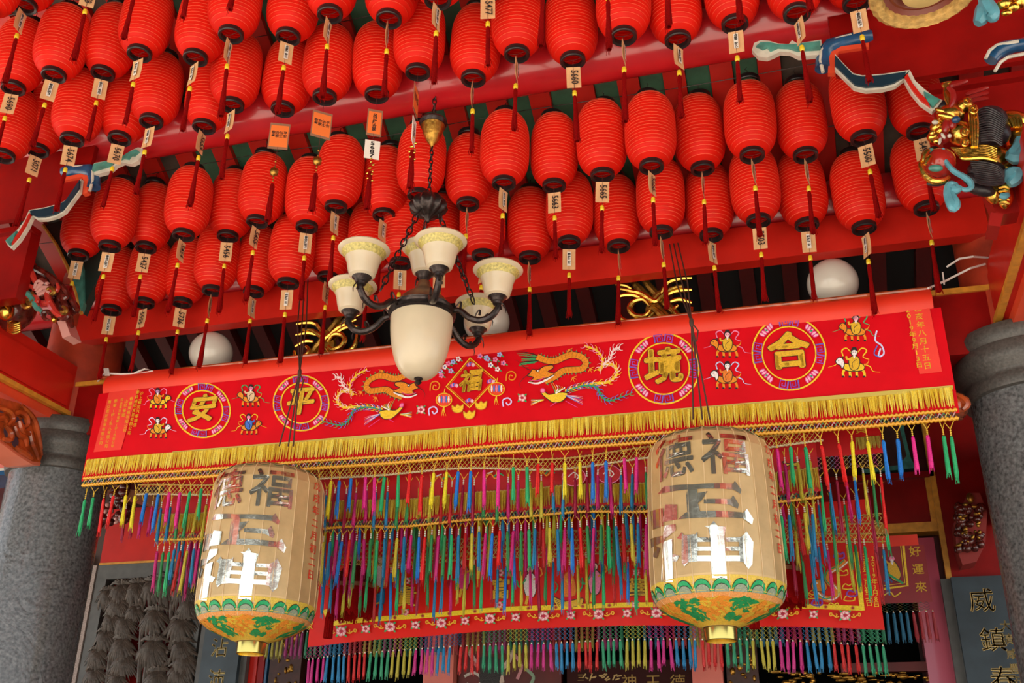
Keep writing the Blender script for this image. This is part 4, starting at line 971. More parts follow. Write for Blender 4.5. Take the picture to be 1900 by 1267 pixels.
# ------------------------------------------------------------------ the two big gold lanterns
def cyl_hit(px, py, cx, cy, R):
    r = ray(px, py); a = r.x ** 2 + r.y ** 2; ox, oy = EYE.x - cx, EYE.y - cy
    b_ = r.x * ox + r.y * oy; c = ox * ox + oy * oy - R * R; D = max(0, b_ * b_ - a * c)
    t = (-b_ - math.sqrt(D)) / a; p = EYE + r * t
    return math.atan2(p.x - cx, -(p.y - cy)), p.z       # angle 0 faces -y, grows to the right
YG = 4.82
GR = oY(1324, 975, YG); R_ = 121 * depth(GR) / 1921
zt = oY(1306, 800, YG - R_ * .75).z; zb = oY(1325, 1098, YG - R_).z
PROF = [(.24, zt + .055), (.55, zt + .045), (.80, zt + .018), (.90, zt - .012), (.955, zt - .06), (.975, zt - .2), (.99, (zt + zb) / 2), (1.0, zb + .16), (.995, zb + .085), (.975, zb + .045), (.93, zb + .012), (.86, zb - .012), (.70, zb - .045), (.45, zb - .078), (.25, zb - .10)]
PROF = [(r * R_, z) for r, z in PROF]
def rad_at(z):
    P = PROF
    for i in range(len(P) - 1):
        if P[i][1] >= z >= P[i + 1][1]:
            t = (P[i][1] - z) / (P[i][1] - P[i + 1][1]); return P[i][0] + (P[i + 1][0] - P[i][0]) * t
    return P[0][0] if z > P[0][1] else P[-1][0]
def wrap(b, name, mats, parent, off=.003, cuts=72):
    """take flat shapes (x = angle, y = height) and lay them round the lantern"""
    me = b.mesh(name, mats, False); bm = bmesh.new(); bm.from_mesh(me)
    xs = [v.co.x for v in bm.verts]
    for k in range(cuts):
        x = -PI + 2 * PI * (k + .5) / cuts
        if min(xs) < x < max(xs): bmesh.ops.bisect_plane(bm, geom=bm.verts[:] + bm.edges[:] + bm.faces[:], plane_co=(x, 0, 0), plane_no=(1, 0, 0))
    for v in bm.verts:
        th, z = v.co.x, v.co.y; r = rad_at(z) + off + v.co.z
        v.co = (r * math.sin(th), -r * math.cos(th), z - zb)
    bm.to_mesh(me); bm.free(); return put(name, me, parent)
def fat_text(b, s, x, y, size, right=(1, 0, 0), up=(0, 1, 0), f=.03, z=0, sx=1.0):
    for dx, dy in ((-f, 0), (f, 0), (0, -f), (0, f), (f * .7, f * .7), (-f * .7, -f * .7)):
        put_text(b, s, (x + dx * size * sx, y + dy * size, z), right, up, size, 0, 1.0, 0, sx)
def pc1(x, y): return cyl_hit(1180 + x / 6.032, 770 + y / 6.032, GR.x, YG, R_)
def pc2(x, y): return cyl_hit(1180 + x / 5.76, 960 + y / 5.76, GR.x, YG, R_)
g = empty('gold_lantern', (GR.x, YG, zb), label='huge gold paper lantern with foil characters, right one of the pair', cat='lantern', group='gold paper lanterns')
b = B(); NS_ = 24; b.lathe([(r, z - zb) for r, z in PROF], NS_, fn=lambda r, z, a: r)
b.build('paper_body', M_LBODY, g, smooth=False)
b = B()
for k in range(NS_):
    a = 2 * PI * k / NS_; b.tube([((r + .0015) * math.cos(a), (r + .0015) * math.sin(a), z - zb) for r, z in PROF[2:12]], .0022, 4)
b.build('ribs', mat('paper_seam', (.70, .50, .27), .4), g, kind='stuff')
b = B(); rn = random.Random(5)
P1 = lambda pts: b.poly([(*pc1(*p), 0) for p in pts]); P2 = lambda pts: b.poly([(*pc2(*p), 0) for p in pts])
# middle character
P1([(300, 800), (640, 775), (1090, 765), (1110, 735), (1150, 790), (1182, 835), (1172, 878), (1090, 832), (640, 828), (310, 872), (240, 884)])
P1([(575, 828), (685, 828), (690, 970), (720, 1085), (575, 1085), (560, 900)])
P1([(690, 870), (800, 850), (730, 960), (690, 985)])
P1([(760, 940), (1060, 940), (1090, 895), (1152, 1000), (1140, 1048), (1040, 1000), (760, 990)])
P1([(560, 1088), (1205, 1092), (1242, 1050), (1312, 1160), (1300, 1228), (1200, 1158), (760, 1148), (470, 1168)])
P1([(325, 1000), (458, 1000), (462, 1168), (410, 1178), (300, 1200)]); P1([(160, 1080), (300, 1040), (310, 1240), (180, 1290)])
# lower character
P2([(775, 115), (733, 90), (790, 88), (830, 35), (872, 90), (960, 100), (945, 215), (975, 655), (815, 645), (800, 470), (795, 215)])
for y0, y1 in ((215, 262), (312, 358), (408, 468)): P2([(655, y0), (800, y0), (800, y1), (655, y1)]); P2([(950, y0), (1110, y0), (1110, y1), (960, y1)])
P2([(440, 222), (490, 158), (512, 188), (640, 180), (656, 150), (660, 200), (658, 470), (560, 482), (520, 525), (492, 480), (490, 240)])
P2([(1100, 212), (1135, 200), (1180, 148), (1252, 262), (1242, 500), (1200, 552), (1150, 482), (1100, 468)])
P2([(278, 270), (392, 228), (392, 690), (275, 690)]); P2([(310, 88), (425, 70), (428, 135), (330, 215), (290, 190)]); P2([(396, 390), (470, 412), (440, 470), (396, 470)]); P2([(160, 230), (330, 190), (300, 260), (170, 330)]); P2([(200, 300), (262, 330), (230, 440), (190, 420)])
# upper characters
th, z = pc1(1010, 450); h_ = (pc1(1000, 230)[1] - pc1(1000, 700)[1]); fat_text(b, '福', th + .02, z, h_ * 1.08, right=(1.15 / R_, 0, 0), f=.022)
th, z = pc1(400, 500); fat_text(b, '德', th - .02, z, h_ * 1.08, right=(1.12 / R_, 0, 0), f=.022)
for v in range(len(b.v)): b.v[v] = (b.v[v][0], b.v[v][1], 0.0008 * rn.random())
foil = wrap(b, 'foil_characters', M_FOIL, g)
# red lettering down the sides
b = B()
t0 = pc1(85, 450)[0] + .02; za, ze = pc1(85, 760)[1], pc2(120, 690)[1]; s_ = 'QUALITY STONE QUARRY SDN BHD'
for k, c in enumerate(s_):
    if c != ' ': put_text(b, c, (t0, za + (ze - za) * k / (len(s_) - 1), 0), (0, -1, 0), (1.4 / R_, 0, 0), .034, .02)
put_text(b, '敬獻', (t0 - .06, za - .1, 0), (0, -1, 0), (1.4 / R_, 0, 0), .03, .02)
dl = cyl_hit(1335, 1040, GR.x, YG, R_)[0]
GL = oY(490, 1000, YG); GL.z = 0
dth = cyl_hit(463, 1050, GL.x, YG, R_)[0] - dl
for s_, q0, q1 in (('戊戌年二月初二日', (596, 905), (572, 1066)), ('2018年3月18日', (610, 905), (588, 1085))):
    ta, zz0 = cyl_hit(*q0, GL.x, YG, R_); tb, zz1 = cyl_hit(*q1, GL.x, YG, R_)
    ta = (ta + tb) / 2 - dth
    for k, c in enumerate(s_):
        put_text(b, c, (ta, zz0 + (zz1 - zz0) * k / (len(s_) - 1), 0), (1.3 / R_, 0, 0), (0, 1, 0), .052, .015)
wrap(b, 'red_lettering', mat('vermilion_ink', (.72, .05, .02), .5), g)
# scalloped borders and painted base
def band(b, n, z0, hgt, col, wf=1.0, zoff=0, up=1):
    b.col = col
    for k in range(n):
        c = -PI + 2 * PI * (k + .5) / n; hw = PI / n * wf; pts = []
        for j in range(9):
            a = PI * j / 8; pts.append((c + hw * math.cos(a), z0 + up * hgt * math.sin(a), zoff))
        b.poly(pts)
b = B(); b.col = (.72, .50, .06); b.poly([(-PI, zb + .012, 0), (PI, zb + .012, 0), (PI, zb + .075, 0), (-PI, zb + .075, 0)])
band(b, 22, zb + .006, .056, BLK, 1.0, .0006); band(b, 22, zb + .006, .052, (.01, .38, .13), .97, .001); band(b, 22, zb + .006, .033, BLK, .80, .0014); band(b, 22, zb + .006, .030, (.28, .34, .24), .76, .0018)
b.col = (.80, .34, .10); b.poly([(-PI, zb - .014, .001), (PI, zb - .014, .001), (PI, zb + .008, .001), (-PI, zb + .008, .001)])
wrap(b, 'scalloped_border', M_THR, g, cuts=96)
b = B(); b.col = (.70, .48, .05); b.poly([(-PI, zt + .020, 0), (PI, zt + .020, 0), (PI, zt + .040, 0), (-PI, zt + .040, 0)]); band(b, 22, zt + .030, .030, (.03, .20, .10), .97, .001, -1)
wrap(b, 'top_border', M_THR, g, cuts=96)
b = B(); rn = random.Random(11)
zq = [zb - .014, zb - .045, zb - .078, zb - .099]
b.col = (.72, .46, .05)
for i in range(3):
    b.poly([(-PI, zq[i], 0), (PI, zq[i], 0), (PI, zq[i + 1], 0), (-PI, zq[i + 1], 0)])
for k in range(620):
    th = rn.uniform(-PI, PI); z = zb - .016 - rn.random() * .066; 
    petal = math.cos(th * 6) > -.1
    b.col = (.02, .30, .09) if not petal else ((.85, .30, .03) if rn.random() < .75 else (.80, .52, .05))
    dt = rn.uniform(.04, .11); dz = rn.uniform(.005, .011); sl = rn.uniform(-.006, .006)
    b.poly([(th - dt, z - sl, .0006 + .00001 * k), (th, z - dz, .0006 + .00001 * k), (th + dt, z + sl, .0006 + .00001 * k), (th, z + dz, .0006 + .00001 * k)])
wrap(b, 'painted_base', M_THR, g, cuts=96)
b = B(); zf = zb - .10 - zb; b.lathe([(.23 * R_, zf + .01), (.24 * R_, zf - .005), (.235 * R_, zf - .055), (.225 * R_, zf - .058), (.22 * R_, zf - .03), (.0, zf - .028)], 32); b.build('brass_foot', M_BRASS, g)
b = B(); b.lathe([(.0, zt + .075 - zb), (.20 * R_, zt + .075 - zb), (.24 * R_, zt + .055 - zb), (.26 * R_, zt + .05 - zb)], 24); b.build('top_cap', M_YTRIM, g)
g2 = copy_tree(g); g2.location = (GL.x, YG, zb); g2.rotation_euler = (0, 0, dth)
g2['label'] = 'huge gold paper lantern with foil characters and red date, left one of the pair'
for gg, kn, top, ends in ((g, (1283, 598), (1250, 452), ((1286, 778), (1303, 778), (1317, 778))), (g2, (556, 692), (565, 520), ((518, 828), (535, 828), (544, 828)))):
    b = B(); K = oY(*kn, YG); T = oY(*top, 5.27)
    for dx in (-.012, .0, .012): b.tube([T + V((dx * 2, 0, 0)), (T + K) / 2 + V((dx * 2.4, 0, -.02)), K], .0042, 5)
    for q in ends: b.tube([K, oY(q[0], q[1], YG - .01)], .0045, 5)
    b.ell(K, (.012, 0, 0), (0, .012, 0), (0, 0, .03), 8, 6); b.tube([K + V((.0, 0, .0)), K + V((.03, 0, -.05)), K + V((.02, 0, -.11))], .004, 5)
    Mi = gg.matrix_basis.inverted() if False else (Matrix.Translation(gg.location) @ gg.rotation_euler.to_matrix().to_4x4()).inverted()
    b.v = [tuple(Mi @ V(v)) for v in b.v]; b.build('hanging_rope', mat('brown_rope', (.06, .025, .015), .7), gg)

# ------------------------------------------------------------------ painted roof brackets (right one, then its mirror image)
YB = 4.28
def mk_bracket(mir, lab):
    f = (lambda p: V((2 * XM - p.x, p.y, p.z))) if mir else (lambda p: p)
    T = lambda pts, y=YB: [f(oY(px, py, y)) for px, py in pts]
    def slab(b, pts, y0, d): b.prism(T(pts, YB) if True else 0, (0, d, 0)) ; k = 0
    r = empty('roof_bracket', f(oY(1600, 130, YB)), label=lab, cat='bracket'); at = r.location
    scr = [(1396, 100), (1400, 87), (1412, 82), (1428, 83), (1445, 88), (1464, 89), (1470, 82), (1480, 88), (1524, 81), (1527, 108), (1482, 112), (1466, 104), (1448, 103), (1436, 109), (1424, 114), (1407, 112)]
    def P(name, m, pts, y, d, lab_=None):
        b = B(); q = [f(V((p.x, y, p.z))) for p in [oY(a, c, YB) for a, c in pts]]; b.prism(q, (0, d, 0)); return centred(b, name, m, r, at, smooth=False, label=lab_)
    P('scroll', M_CREAM, scr, YB - .03, .03)
    P('scroll_inlay', M_TEAL, [(1404, 96), (1412, 89), (1428, 89), (1446, 93), (1470, 93), (1522, 87), (1523, 101), (1480, 104), (1464, 99), (1444, 98), (1430, 104), (1424, 98), (1416, 101), (1410, 98)], YB - .045, .02)
    b = B(); pts = [oY(a, c, YB) for a, c in ((1527, 128), (1527, 112), (1531, 97), (1541, 88), (1556, 82), (1580, 75), (1600, 70), (1618, 66))]
    b.tube([f(p) for p in pts], [.040, .036, .040, .046, .040, .038, .042, .03], 12); centred(b, 'blue_moulding', M_BLUE, r, at)
    b = B(); b.tube([f(oY(a, c, YB - .03)) for a, c in ((1527, 134), (1522, 112), (1524, 95), (1534, 80), (1556, 71), (1580, 65))], .009, 6); centred(b, 'pale_edge', M_CREAM, r, at)
    P('edge_board', M_ORNG, [(1536, 140), (1539, 103), (1552, 92), (1612, 84), (1612, 92), (1556, 100), (1550, 112), (1550, 140)], YB - .02, .03)
    P('band', M_CREAM, [(1549, 112), (1566, 131), (1583, 148), (1600, 152), (1640, 149), (1687, 142), (1680, 156), (1660, 172), (1636, 178), (1606, 180), (1584, 175), (1549, 140)], YB - .05, .025)
    P('band_inlay', mat('navy_paint', (.008, .03, .05), .3), [(1549, 117), (1566, 136), (1582, 153), (1600, 157), (1640, 154), (1680, 148), (1675, 158), (1658, 168), (1636, 174), (1606, 176), (1586, 172), (1549, 136)], YB - .062, .02)
    P('claw', M_CREAM, [(1687, 142), (1697, 162), (1712, 176), (1730, 190), (1747, 198), (1738, 210), (1728, 219), (1706, 204), (1688, 182), (1674, 156)], YB - .05, .025)
    P('claw_stripe', M_PAINT2, [(1682, 152), (1692, 170), (1704, 186), (1718, 200), (1724, 213), (1706, 200), (1690, 180), (1677, 158)], YB - .062, .02)
    P('claw_leaf', M_TEAL, [(1712, 185), (1726, 192), (1742, 200), (1729, 214), (1718, 202)], YB - .066, .02)
    # the beam behind, running outward
    b = B(); x0 = oY(1549, 120, YB).x; zt_, z1, z0 = oY(1580, 60, YB).z + .12, oY(1687, 145, YB).z + .0, oY(1549, 138, YB).z
    b.prism([f(V(p)) for p in ((x0, YB, z0), (x0, YB, zt_), (3.6, YB, zt_), (3.6, YB, z1 + .0), (.74, YB, z1), (.55, YB, z1 - .01))], (0, .035, 0))
    centred(b, 'beam', M_PAINT, r, at, smooth=False)
    b = B(); b.prism([f(V(p)) for p in ((.80, YB + .12, 4.36), (.80, YB + .12, z1 + .02), (3.6, YB + .12, z1 + .02), (3.6, YB + .12, 4.36))], (0, .08, 0)); b.prism([f(V(p)) for p in ((.78, YB + .08, z1 - .03), (.78, YB + .08, z1 + .005), (3.6, YB + .08, z1 + .005), (3.6, YB + .08, z1 - .03))], (0, .08, 0))
    centred(b, 'panel', M_PAINT, r, at, smooth=False)
    return r
mk_bracket(False, 'painted bracket with green scroll and blue band above the gold lion')
mk_bracket(True, 'painted bracket with blue and white band at the left edge among lanterns')
b = B(); q = [oY(a, c, 4.98) for a, c in ((80, 418), (150, 400), (210, 400), (205, 470), (160, 560), (151, 580), (142, 545), (126, 497), (106, 456))]; b.prism(q, (0, .06, 0))
gp = b.build('green_spandrel', M_DKGRN, smooth=False, label='dark green curved spandrel board under the left painted bracket', cat='board')
b = B(); b.tube([oY(a, c, 4.97) for a, c in ((80, 418), (106, 456), (126, 497), (142, 545), (151, 582))], .012, 6); b.build('rib', M_YTRIM, gp)
b = B(); b.prism([oY(a, c, 4.96) for a, c in ((146, 470), (154, 500), (155, 565), (150, 578), (144, 545), (134, 515))], (0, .03, 0)); b.build('teal_patch', M_TEAL, gp, smooth=False)

# carved lion and carved figure group
def blobs(root, name, m, lst, Y, at=None):
    b = B()
    for t in lst:
        px, py, rx, ry = t[:4]; rot = math.radians(t[4]) if len(t) > 4 else 0; dy = t[5] if len(t) > 5 else 0
        c = oY(px, py, Y + dy); k = depth(c) / 1921
        ax = V((math.cos(rot), 0, -math.sin(rot))) * rx * k; az = V((math.sin(rot), 0, math.cos(rot))) * ry * k
        b.ell(c, ax, V((0, 1, 0)) * (min(rx, ry) * k * 1.0), az, 14, 10)
    return centred(b, name, m, root, root.location)
def curl(b, pts, r, Y, n=7):
    e_ = Emb(Y); q = e_.smooth(pts, False, 4); L = len(q)
    b.tube([oY(x, y, Y) for x, y in q], [r * (.55 + .6 * math.sin(PI * (i + .5) / L)) for i in range(L)], n)
YLn = 4.22
M_MANE = mat('black_mane', (.025, .018, .022), .38, var=.5, scale=18, bump=.7)
M_RIB = mat('pale_blue_ribbon', (.10, .32, .40), .35, var=.2, scale=20)
ln = empty('carved_lion', oY(1800, 290, YLn), label='carved gilded lion with black mane and red ball by the right bracket', cat='carving')
blobs(ln, 'body', M_GOLD, [(1876, 228, 34, 24, 15), (1892, 262, 28, 40), (1842, 300, 34, 30), (1846, 352, 20, 30, 10), (1868, 318, 20, 26, -20), (1866, 366, 14, 24, 15)], YLn + .10)
blobs(ln, 'head', M_GOLD, [(1764, 214, 26, 20, 25), (1740, 236, 14, 13), (1733, 254, 13, 11), (1745, 244, 12, 12), (1788, 198, 18, 14, -20), (1806, 203, 9, 9), (1794, 188, 9, 9), (1782, 248, 22, 24), (1770, 200, 16, 8, 30), (1752, 222, 14, 7, 35)], YLn)
blobs(ln, 'brow', M_GOLD, [(1756, 216, 18, 6, 30, -.05), (1748, 206, 14, 5, 35, -.03), (1738, 225, 8, 4, 50, -.05), (1790, 244, 9, 9, 0, -.06), (1790, 264, 9, 9, 0, -.06), (1730, 247, 6, 6, 0, -.05), (1738, 262, 7, 6, 0, -.05)], YLn)
blobs(ln, 'jaw', mat('red_jaw', (.30, .012, .01), .3, coat=.3), [(1757, 232, 9, 20, 20, -.03), (1751, 256, 12, 12, 20, -.02), (1768, 228, 8, 14, 10, -.04)], YLn)
blobs(ln, 'teeth', M_CREAM, [(1744, 262, 3, 8, 20, -.06), (1750, 252, 3, 7, -20, -.07), (1762, 252, 4, 4, 0, -.07), (1735, 227, 6, 4, 20, -.07)], YLn)
blobs(ln, 'eye', M_BLUE, [(1774, 222, 8, 7, 0, -.07)], YLn)
blobs(ln, 'mane', M_MANE, [(1838, 222, 30, 26, 20, -.04), (1846, 250, 28, 24, 0, -.04), (1826, 254, 20, 24, 0, -.04), (1830, 316, 34, 20, 12), (1812, 336, 26, 14, 30), (1820, 352, 26, 12, 25), (1752, 198, 16, 12, -30), (1738, 340, 18, 6, 5), (1730, 285, 16, 12, -50)], YLn + .04)
b = B()
for i in range(15): curl(b, [(1812 + i * .6, 206 + i * 4), (1830 + i, 199 + i * 4.4), (1852 + i * .5, 208 + i * 4.4), (1868 - i * .7, 222 + i * 3)], .0042, YLn - .07)
for i in range(12): curl(b, [(1800 + i, 300 + i * 3.4), (1822, 300 + i * 3.8), (1848, 306 + i * 3.4), (1864, 318 + i * 2)], .0042, YLn - .04)
centred(b, 'mane_locks', M_MANE, ln, ln.location, kind='stuff')
b = B()
for i in range(9): curl(b, [(1764 + i * 2, 274 + i * 2.2), (1790, 276 + i * 2.4), (1826, 270 + i * 3), (1850, 276 + i * 3)], .007, YLn - .06)
for i in range(4): curl(b, [(1768 - i * 3, 198 - i), (1762 - i * 3, 178), (1760 - i * 2, 164), (1756 - i * 2, 156), (1764, 152)], .008, YLn - .02)
for i in range(3): curl(b, [(1800 + i * 5, 196), (1802 + i * 5, 232), (1804 + i * 4, 272)], .009, YLn - .07)
for (x, y, r) in ((1790, 244, 8), (1790, 264, 8), (1806, 203, 9), (1793, 188, 8)):
    curl(b, [(x + r * (1 - k / 9) * math.cos(k * .9), y + r * (1 - k / 9) * math.sin(k * .9)) for k in range(9)], .005, YLn - .09)
for i in range(5): curl(b, [(1852, 348 + i * 7), (1864, 346 + i * 7), (1874, 350 + i * 7)], .010, YLn + .02)
for i in range(4): curl(b, [(1862 + i * 8, 216 + i), (1874 + i * 6, 222), (1880 + i * 5, 236)], .009, YLn + .02)
centred(b, 'gilded_locks', M_GOLD, ln, ln.location, kind='stuff')
b = B()
for i in range(3): curl(b, [(1792, 176 + i * 9), (1808, 170 + i * 8), (1834, 162 + i * 10)], .010, YLn + .05)
curl(b, [(1757, 160), (1768, 158), (1795, 150)], .012, YLn + .03); curl(b, [(1758, 162), (1768, 172), (1768, 188), (1762, 200)], .012, YLn - .04)
centred(b, 'crest', mat('red_jaw'), ln, ln.location)
blobs(ln, 'ball', mat('red_ball', (.42, .02, .012), .2, coat=.5), [(1744, 302, 29, 28)], YLn - .05)
b = B(); curl(b, [(1712, 294), (1708, 306), (1714, 322), (1730, 336), (1750, 336), (1762, 328)], .013, YLn - .10); curl(b, [(1712, 300), (1716, 286), (1724, 278)], .012, YLn - .12); curl(b, [(1716, 306), (1722, 296), (1728, 288)], .010, YLn - .13)
centred(b, 'ball_band', M_GOLD, ln, ln.location)
blobs(ln, 'leaf', M_TEAL, [(1736, 312, 13, 7, 10, -.13), (1724, 280, 9, 4, -30, -.10)], YLn)
for pts, r in (([(1750, 276), (1753, 296), (1768, 316), (1788, 328), (1800, 338), (1802, 348), (1790, 352), (1776, 344)], .012), ([(1776, 344), (1762, 342), (1758, 358), (1764, 378), (1770, 386), (1774, 376), (1766, 360), (1764, 350)], .018), ([(1776, 344), (1770, 352), (1782, 350)], .02), ([(1892, 256), (1890, 274), (1880, 290), (1896, 288), (1905, 270)], .03), ([(1858, 334), (1868, 326), (1884, 322), (1882, 334), (1872, 342)], .03), ([(1855, 362), (1864, 364), (1872, 360)], .014)): b = B(); curl(b, pts, r, YLn - .10 if pts[0][0] < 1800 else YLn); centred(b, 'ribbon', M_RIB, ln, ln.location)
b = B(); b.prism([oY(a, c, YLn + .02) for a, c in ((1838, 394), (1862, 396), (1856, 420), (1834, 418))], (0, .12, 0)); b.prism([oY(a, c, YLn + .16) for a, c in ((1820, 330), (1905, 330), (1905, 390), (1850, 400))], (0, .1, 0)); centred(b, 'mount', mat('red_jaw'), ln, ln.location, smooth=False)

cf = empty('carved_figures', oY(70, 540, 4.55), label='carved gilded figures with red and green ribbons at the left edge', cat='carving')
YF = 4.55
M_DRC = mat('dark_lacquer_carving', (.10, .012, .008), .2, var=.6, scale=20, bump=.5, coat=.5)
blobs(cf, 'dark_ground', M_DRC, [(30, 560, 40, 60, 0, .1), (60, 520, 34, 26, 30, .06), (95, 540, 30, 24, 30, .05), (115, 575, 22, 34, -20, .06), (10, 500, 26, 34, 0, .06), (135, 570, 12, 18, -40, .04)], YF)
blobs(cf, 'figure', M_GOLD, [(15, 545, 18, 14), (34, 545, 18, 9, -20), (12, 578, 14, 18), (26, 606, 13, 12), (6, 490, 12, 16), (101, 592, 6, 7), (44, 536, 9, 10), (8, 520, 12, 10)], YF)
b = B()
for i in range(7): curl(b, [(0, 536 + i * 4), (16, 546 + i * 3), (36, 544 + i * 2), (52, 536 + i * 2)], .008, YF - .05)
for i in range(5): curl(b, [(14, 598 + i * 4), (26, 602 + i * 4), (38, 598 + i * 4)], .008, YF - .06)
for i in range(5): curl(b, [(2, 470 + i * 7), (14, 476 + i * 7), (20, 488 + i * 6)], .009, YF - .03)
centred(b, 'gilded_folds', M_GOLD, cf, cf.location)
for nm, m, L in (('red_ribbon', mat('carved_red', (.45, .03, .02), .25, coat=.4), [[(24, 482), (38, 500), (50, 520), (46, 540), (64, 560), (76, 582)], [(36, 488), (56, 504), (66, 524)], [(86, 540), (92, 560), (104, 580), (116, 588)]]), ('green_ribbon', M_TEAL, [[(0, 532), (20, 530), (40, 540), (58, 552), (70, 572), (84, 584)], [(28, 486), (44, 504), (60, 512)]]), ('lotus', mat('carved_pink', (.55, .25, .22), .3, coat=.4), [[(66, 540), (76, 528), (90, 526)], [(68, 544), (80, 534), (96, 536)], [(70, 548), (84, 542), (96, 546)], [(64, 536), (70, 524), (82, 520)]]), ('dark_scrolls', M_DRC, [[(43, 492), (70, 500), (100, 520), (125, 545), (143, 575)], [(90, 530), (108, 540), (112, 560)], [(104, 528), (120, 560), (130, 590)], [(118, 560), (126, 580), (134, 606)], [(80, 505), (96, 518), (100, 536)]])):
    b = B()
    for pts in L: curl(b, pts, .020 if nm != 'lotus' else .014, YF - .06 if nm != 'dark_scrolls' else YF - .02)
    centred(b, nm, m, cf, cf.location)
rn = random.Random(31)
for nm, m in (('dark_curls', M_DRC), ('gilded_curls', M_GOLDD), ('red_curls', mat('carved_red'))):
    b = B()
    for k in range(12):
        x0 = rn.uniform(0, 120); y0 = 480 + x0 * .6 + rn.uniform(-12, 60) * (1 if x0 < 90 else .6); r0 = rn.uniform(6, 13); a0 = rn.uniform(0, 6)
        curl(b, [(x0 + r0 * (1 - q / 9) * math.cos(a0 + q * .8), y0 + r0 * (1 - q / 9) * math.sin(a0 + q * .8)) for q in range(7)], .013, YF - .05 - .03 * rn.random())
    centred(b, nm, m, cf, cf.location, kind='stuff')
b = B(); b.prism([oY(a, c, YF - .02) for a, c in ((106, 596), (120, 592), (131, 622), (116, 627))], (0, .1, 0)); centred(b, 'mount', mat('carved_pink'), cf, cf.location, smooth=False)

# orange openwork bracket under the left side beam, and its partner by the right column
XO = XL + .155
ob = empty('openwork_bracket', oX(40, 800, XO), label='varnished orange openwork bracket beneath the left panelled beam', cat='bracket')
XP = lambda pts, x=XO: [oX(a, c, x) for a, c in pts]
b = B(); b.prism(XP([(-40, 735), (0, 738), (36, 748), (58, 768), (68, 792), (76, 822), (79, 842), (74, 860), (60, 858), (34, 842), (0, 818), (-40, 795)]), (-.09, 0, 0)); centred(b, 'panel', M_CARVO, ob, ob.location, smooth=False)
b = B()
def curlx(b, pts, r, x):
    e_ = Emb(5); q = e_.smooth(pts, False, 4); L = len(q); b.tube([oX(px, py, x) for px, py in q], [r * (.5 + .6 * math.sin(PI * (i + .5) / L)) for i in range(L)], 7)
for pts in ([(40, 752), (60, 775), (70, 805), (77, 845)], [(-20, 760), (0, 756), (18, 764), (24, 778), (14, 790)], [(24, 770), (36, 764), (48, 772), (50, 788), (40, 794)], [(10, 790), (20, 802), (18, 816), (6, 814)], [(28, 790), (34, 806), (46, 812), (50, 828)], [(56, 800), (60, 820), (68, 838), (72, 852)], [(30, 830), (44, 838), (60, 850)], [(-10, 780), (4, 776), (12, 784)], [(36, 780), (42, 800), (56, 806)]): curlx(b, pts, .020, XO + .012)
centred(b, 'scrollwork', M_CARVO, ob, ob.location)
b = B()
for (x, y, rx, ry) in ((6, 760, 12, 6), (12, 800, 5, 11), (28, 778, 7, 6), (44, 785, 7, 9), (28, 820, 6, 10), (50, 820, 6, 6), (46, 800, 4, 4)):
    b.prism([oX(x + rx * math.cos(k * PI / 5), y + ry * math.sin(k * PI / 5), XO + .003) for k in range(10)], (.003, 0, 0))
centred(b, 'opening_shade', mat('shadow_purple', (.05, .03, .05), .5), ob, ob.location, smooth=False)  # dark discs laid on the panel paint the shade of its holes
b = B(); b.prism(XP([(-40, 800), (0, 821), (34, 846), (60, 862), (74, 864), (76, 858), (60, 856), (34, 840), (0, 814), (-40, 792)]), (-.20, 0, 0)); centred(b, 'underside', mat('pale_orange_board', (.62, .15, .08), .45), ob, ob.location, smooth=False)
ob2 = empty('carved_bracket_end', oY(1775, 745, 5.3), label='small red carved bracket end between banner and right capital', cat='bracket')
b = B(); b.prism([oY(a, c, 5.3) for a, c in ((1700, 742), (1762, 722), (1776, 728), (1798, 738), (1800, 752), (1790, 764), (1740, 768), (1700, 766))], (0, .12, 0)); centred(b, 'block', M_CARVO, ob2, ob2.location, smooth=False)
b = B()
for pts in ([(1768, 730), (1784, 738), (1794, 750), (1786, 760)], [(1762, 738), (1776, 746), (1780, 758)], [(1720, 748), (1745, 752), (1770, 760)]): curl(b, pts, .018, 5.29)
centred(b, 'scrollwork', M_CARVO, ob2, ob2.location)

# pink cross beam left of the left column
pb = empty('pink_beam', (-8.4, 5.6, oY(20, 850, 5.5).z), label='salmon pink beam with blue and white lower edge, far left', cat='beam')
z0, z1 = oY(20, 868, 5.5).z, oY(20, 790, 5.5).z
b = B(); b.box((-12, 5.5, z0), (-5.08, 5.75, z1)); centred(b, 'timber', mat('salmon_paint', (.66, .16, .12), .45, var=.1, scale=6), pb, pb.location, smooth=False)
b = B(); b.box((-12, 5.49, z0 - .02), (-5.08, 5.75, z0)); centred(b, 'white_edge', M_CREAM, pb, pb.location, smooth=False)
b = B(); b.box((-12, 5.485, z0 - .05), (-5.08, 5.75, z0 - .02)); centred(b, 'blue_edge', M_BLUE, pb, pb.location, smooth=False)

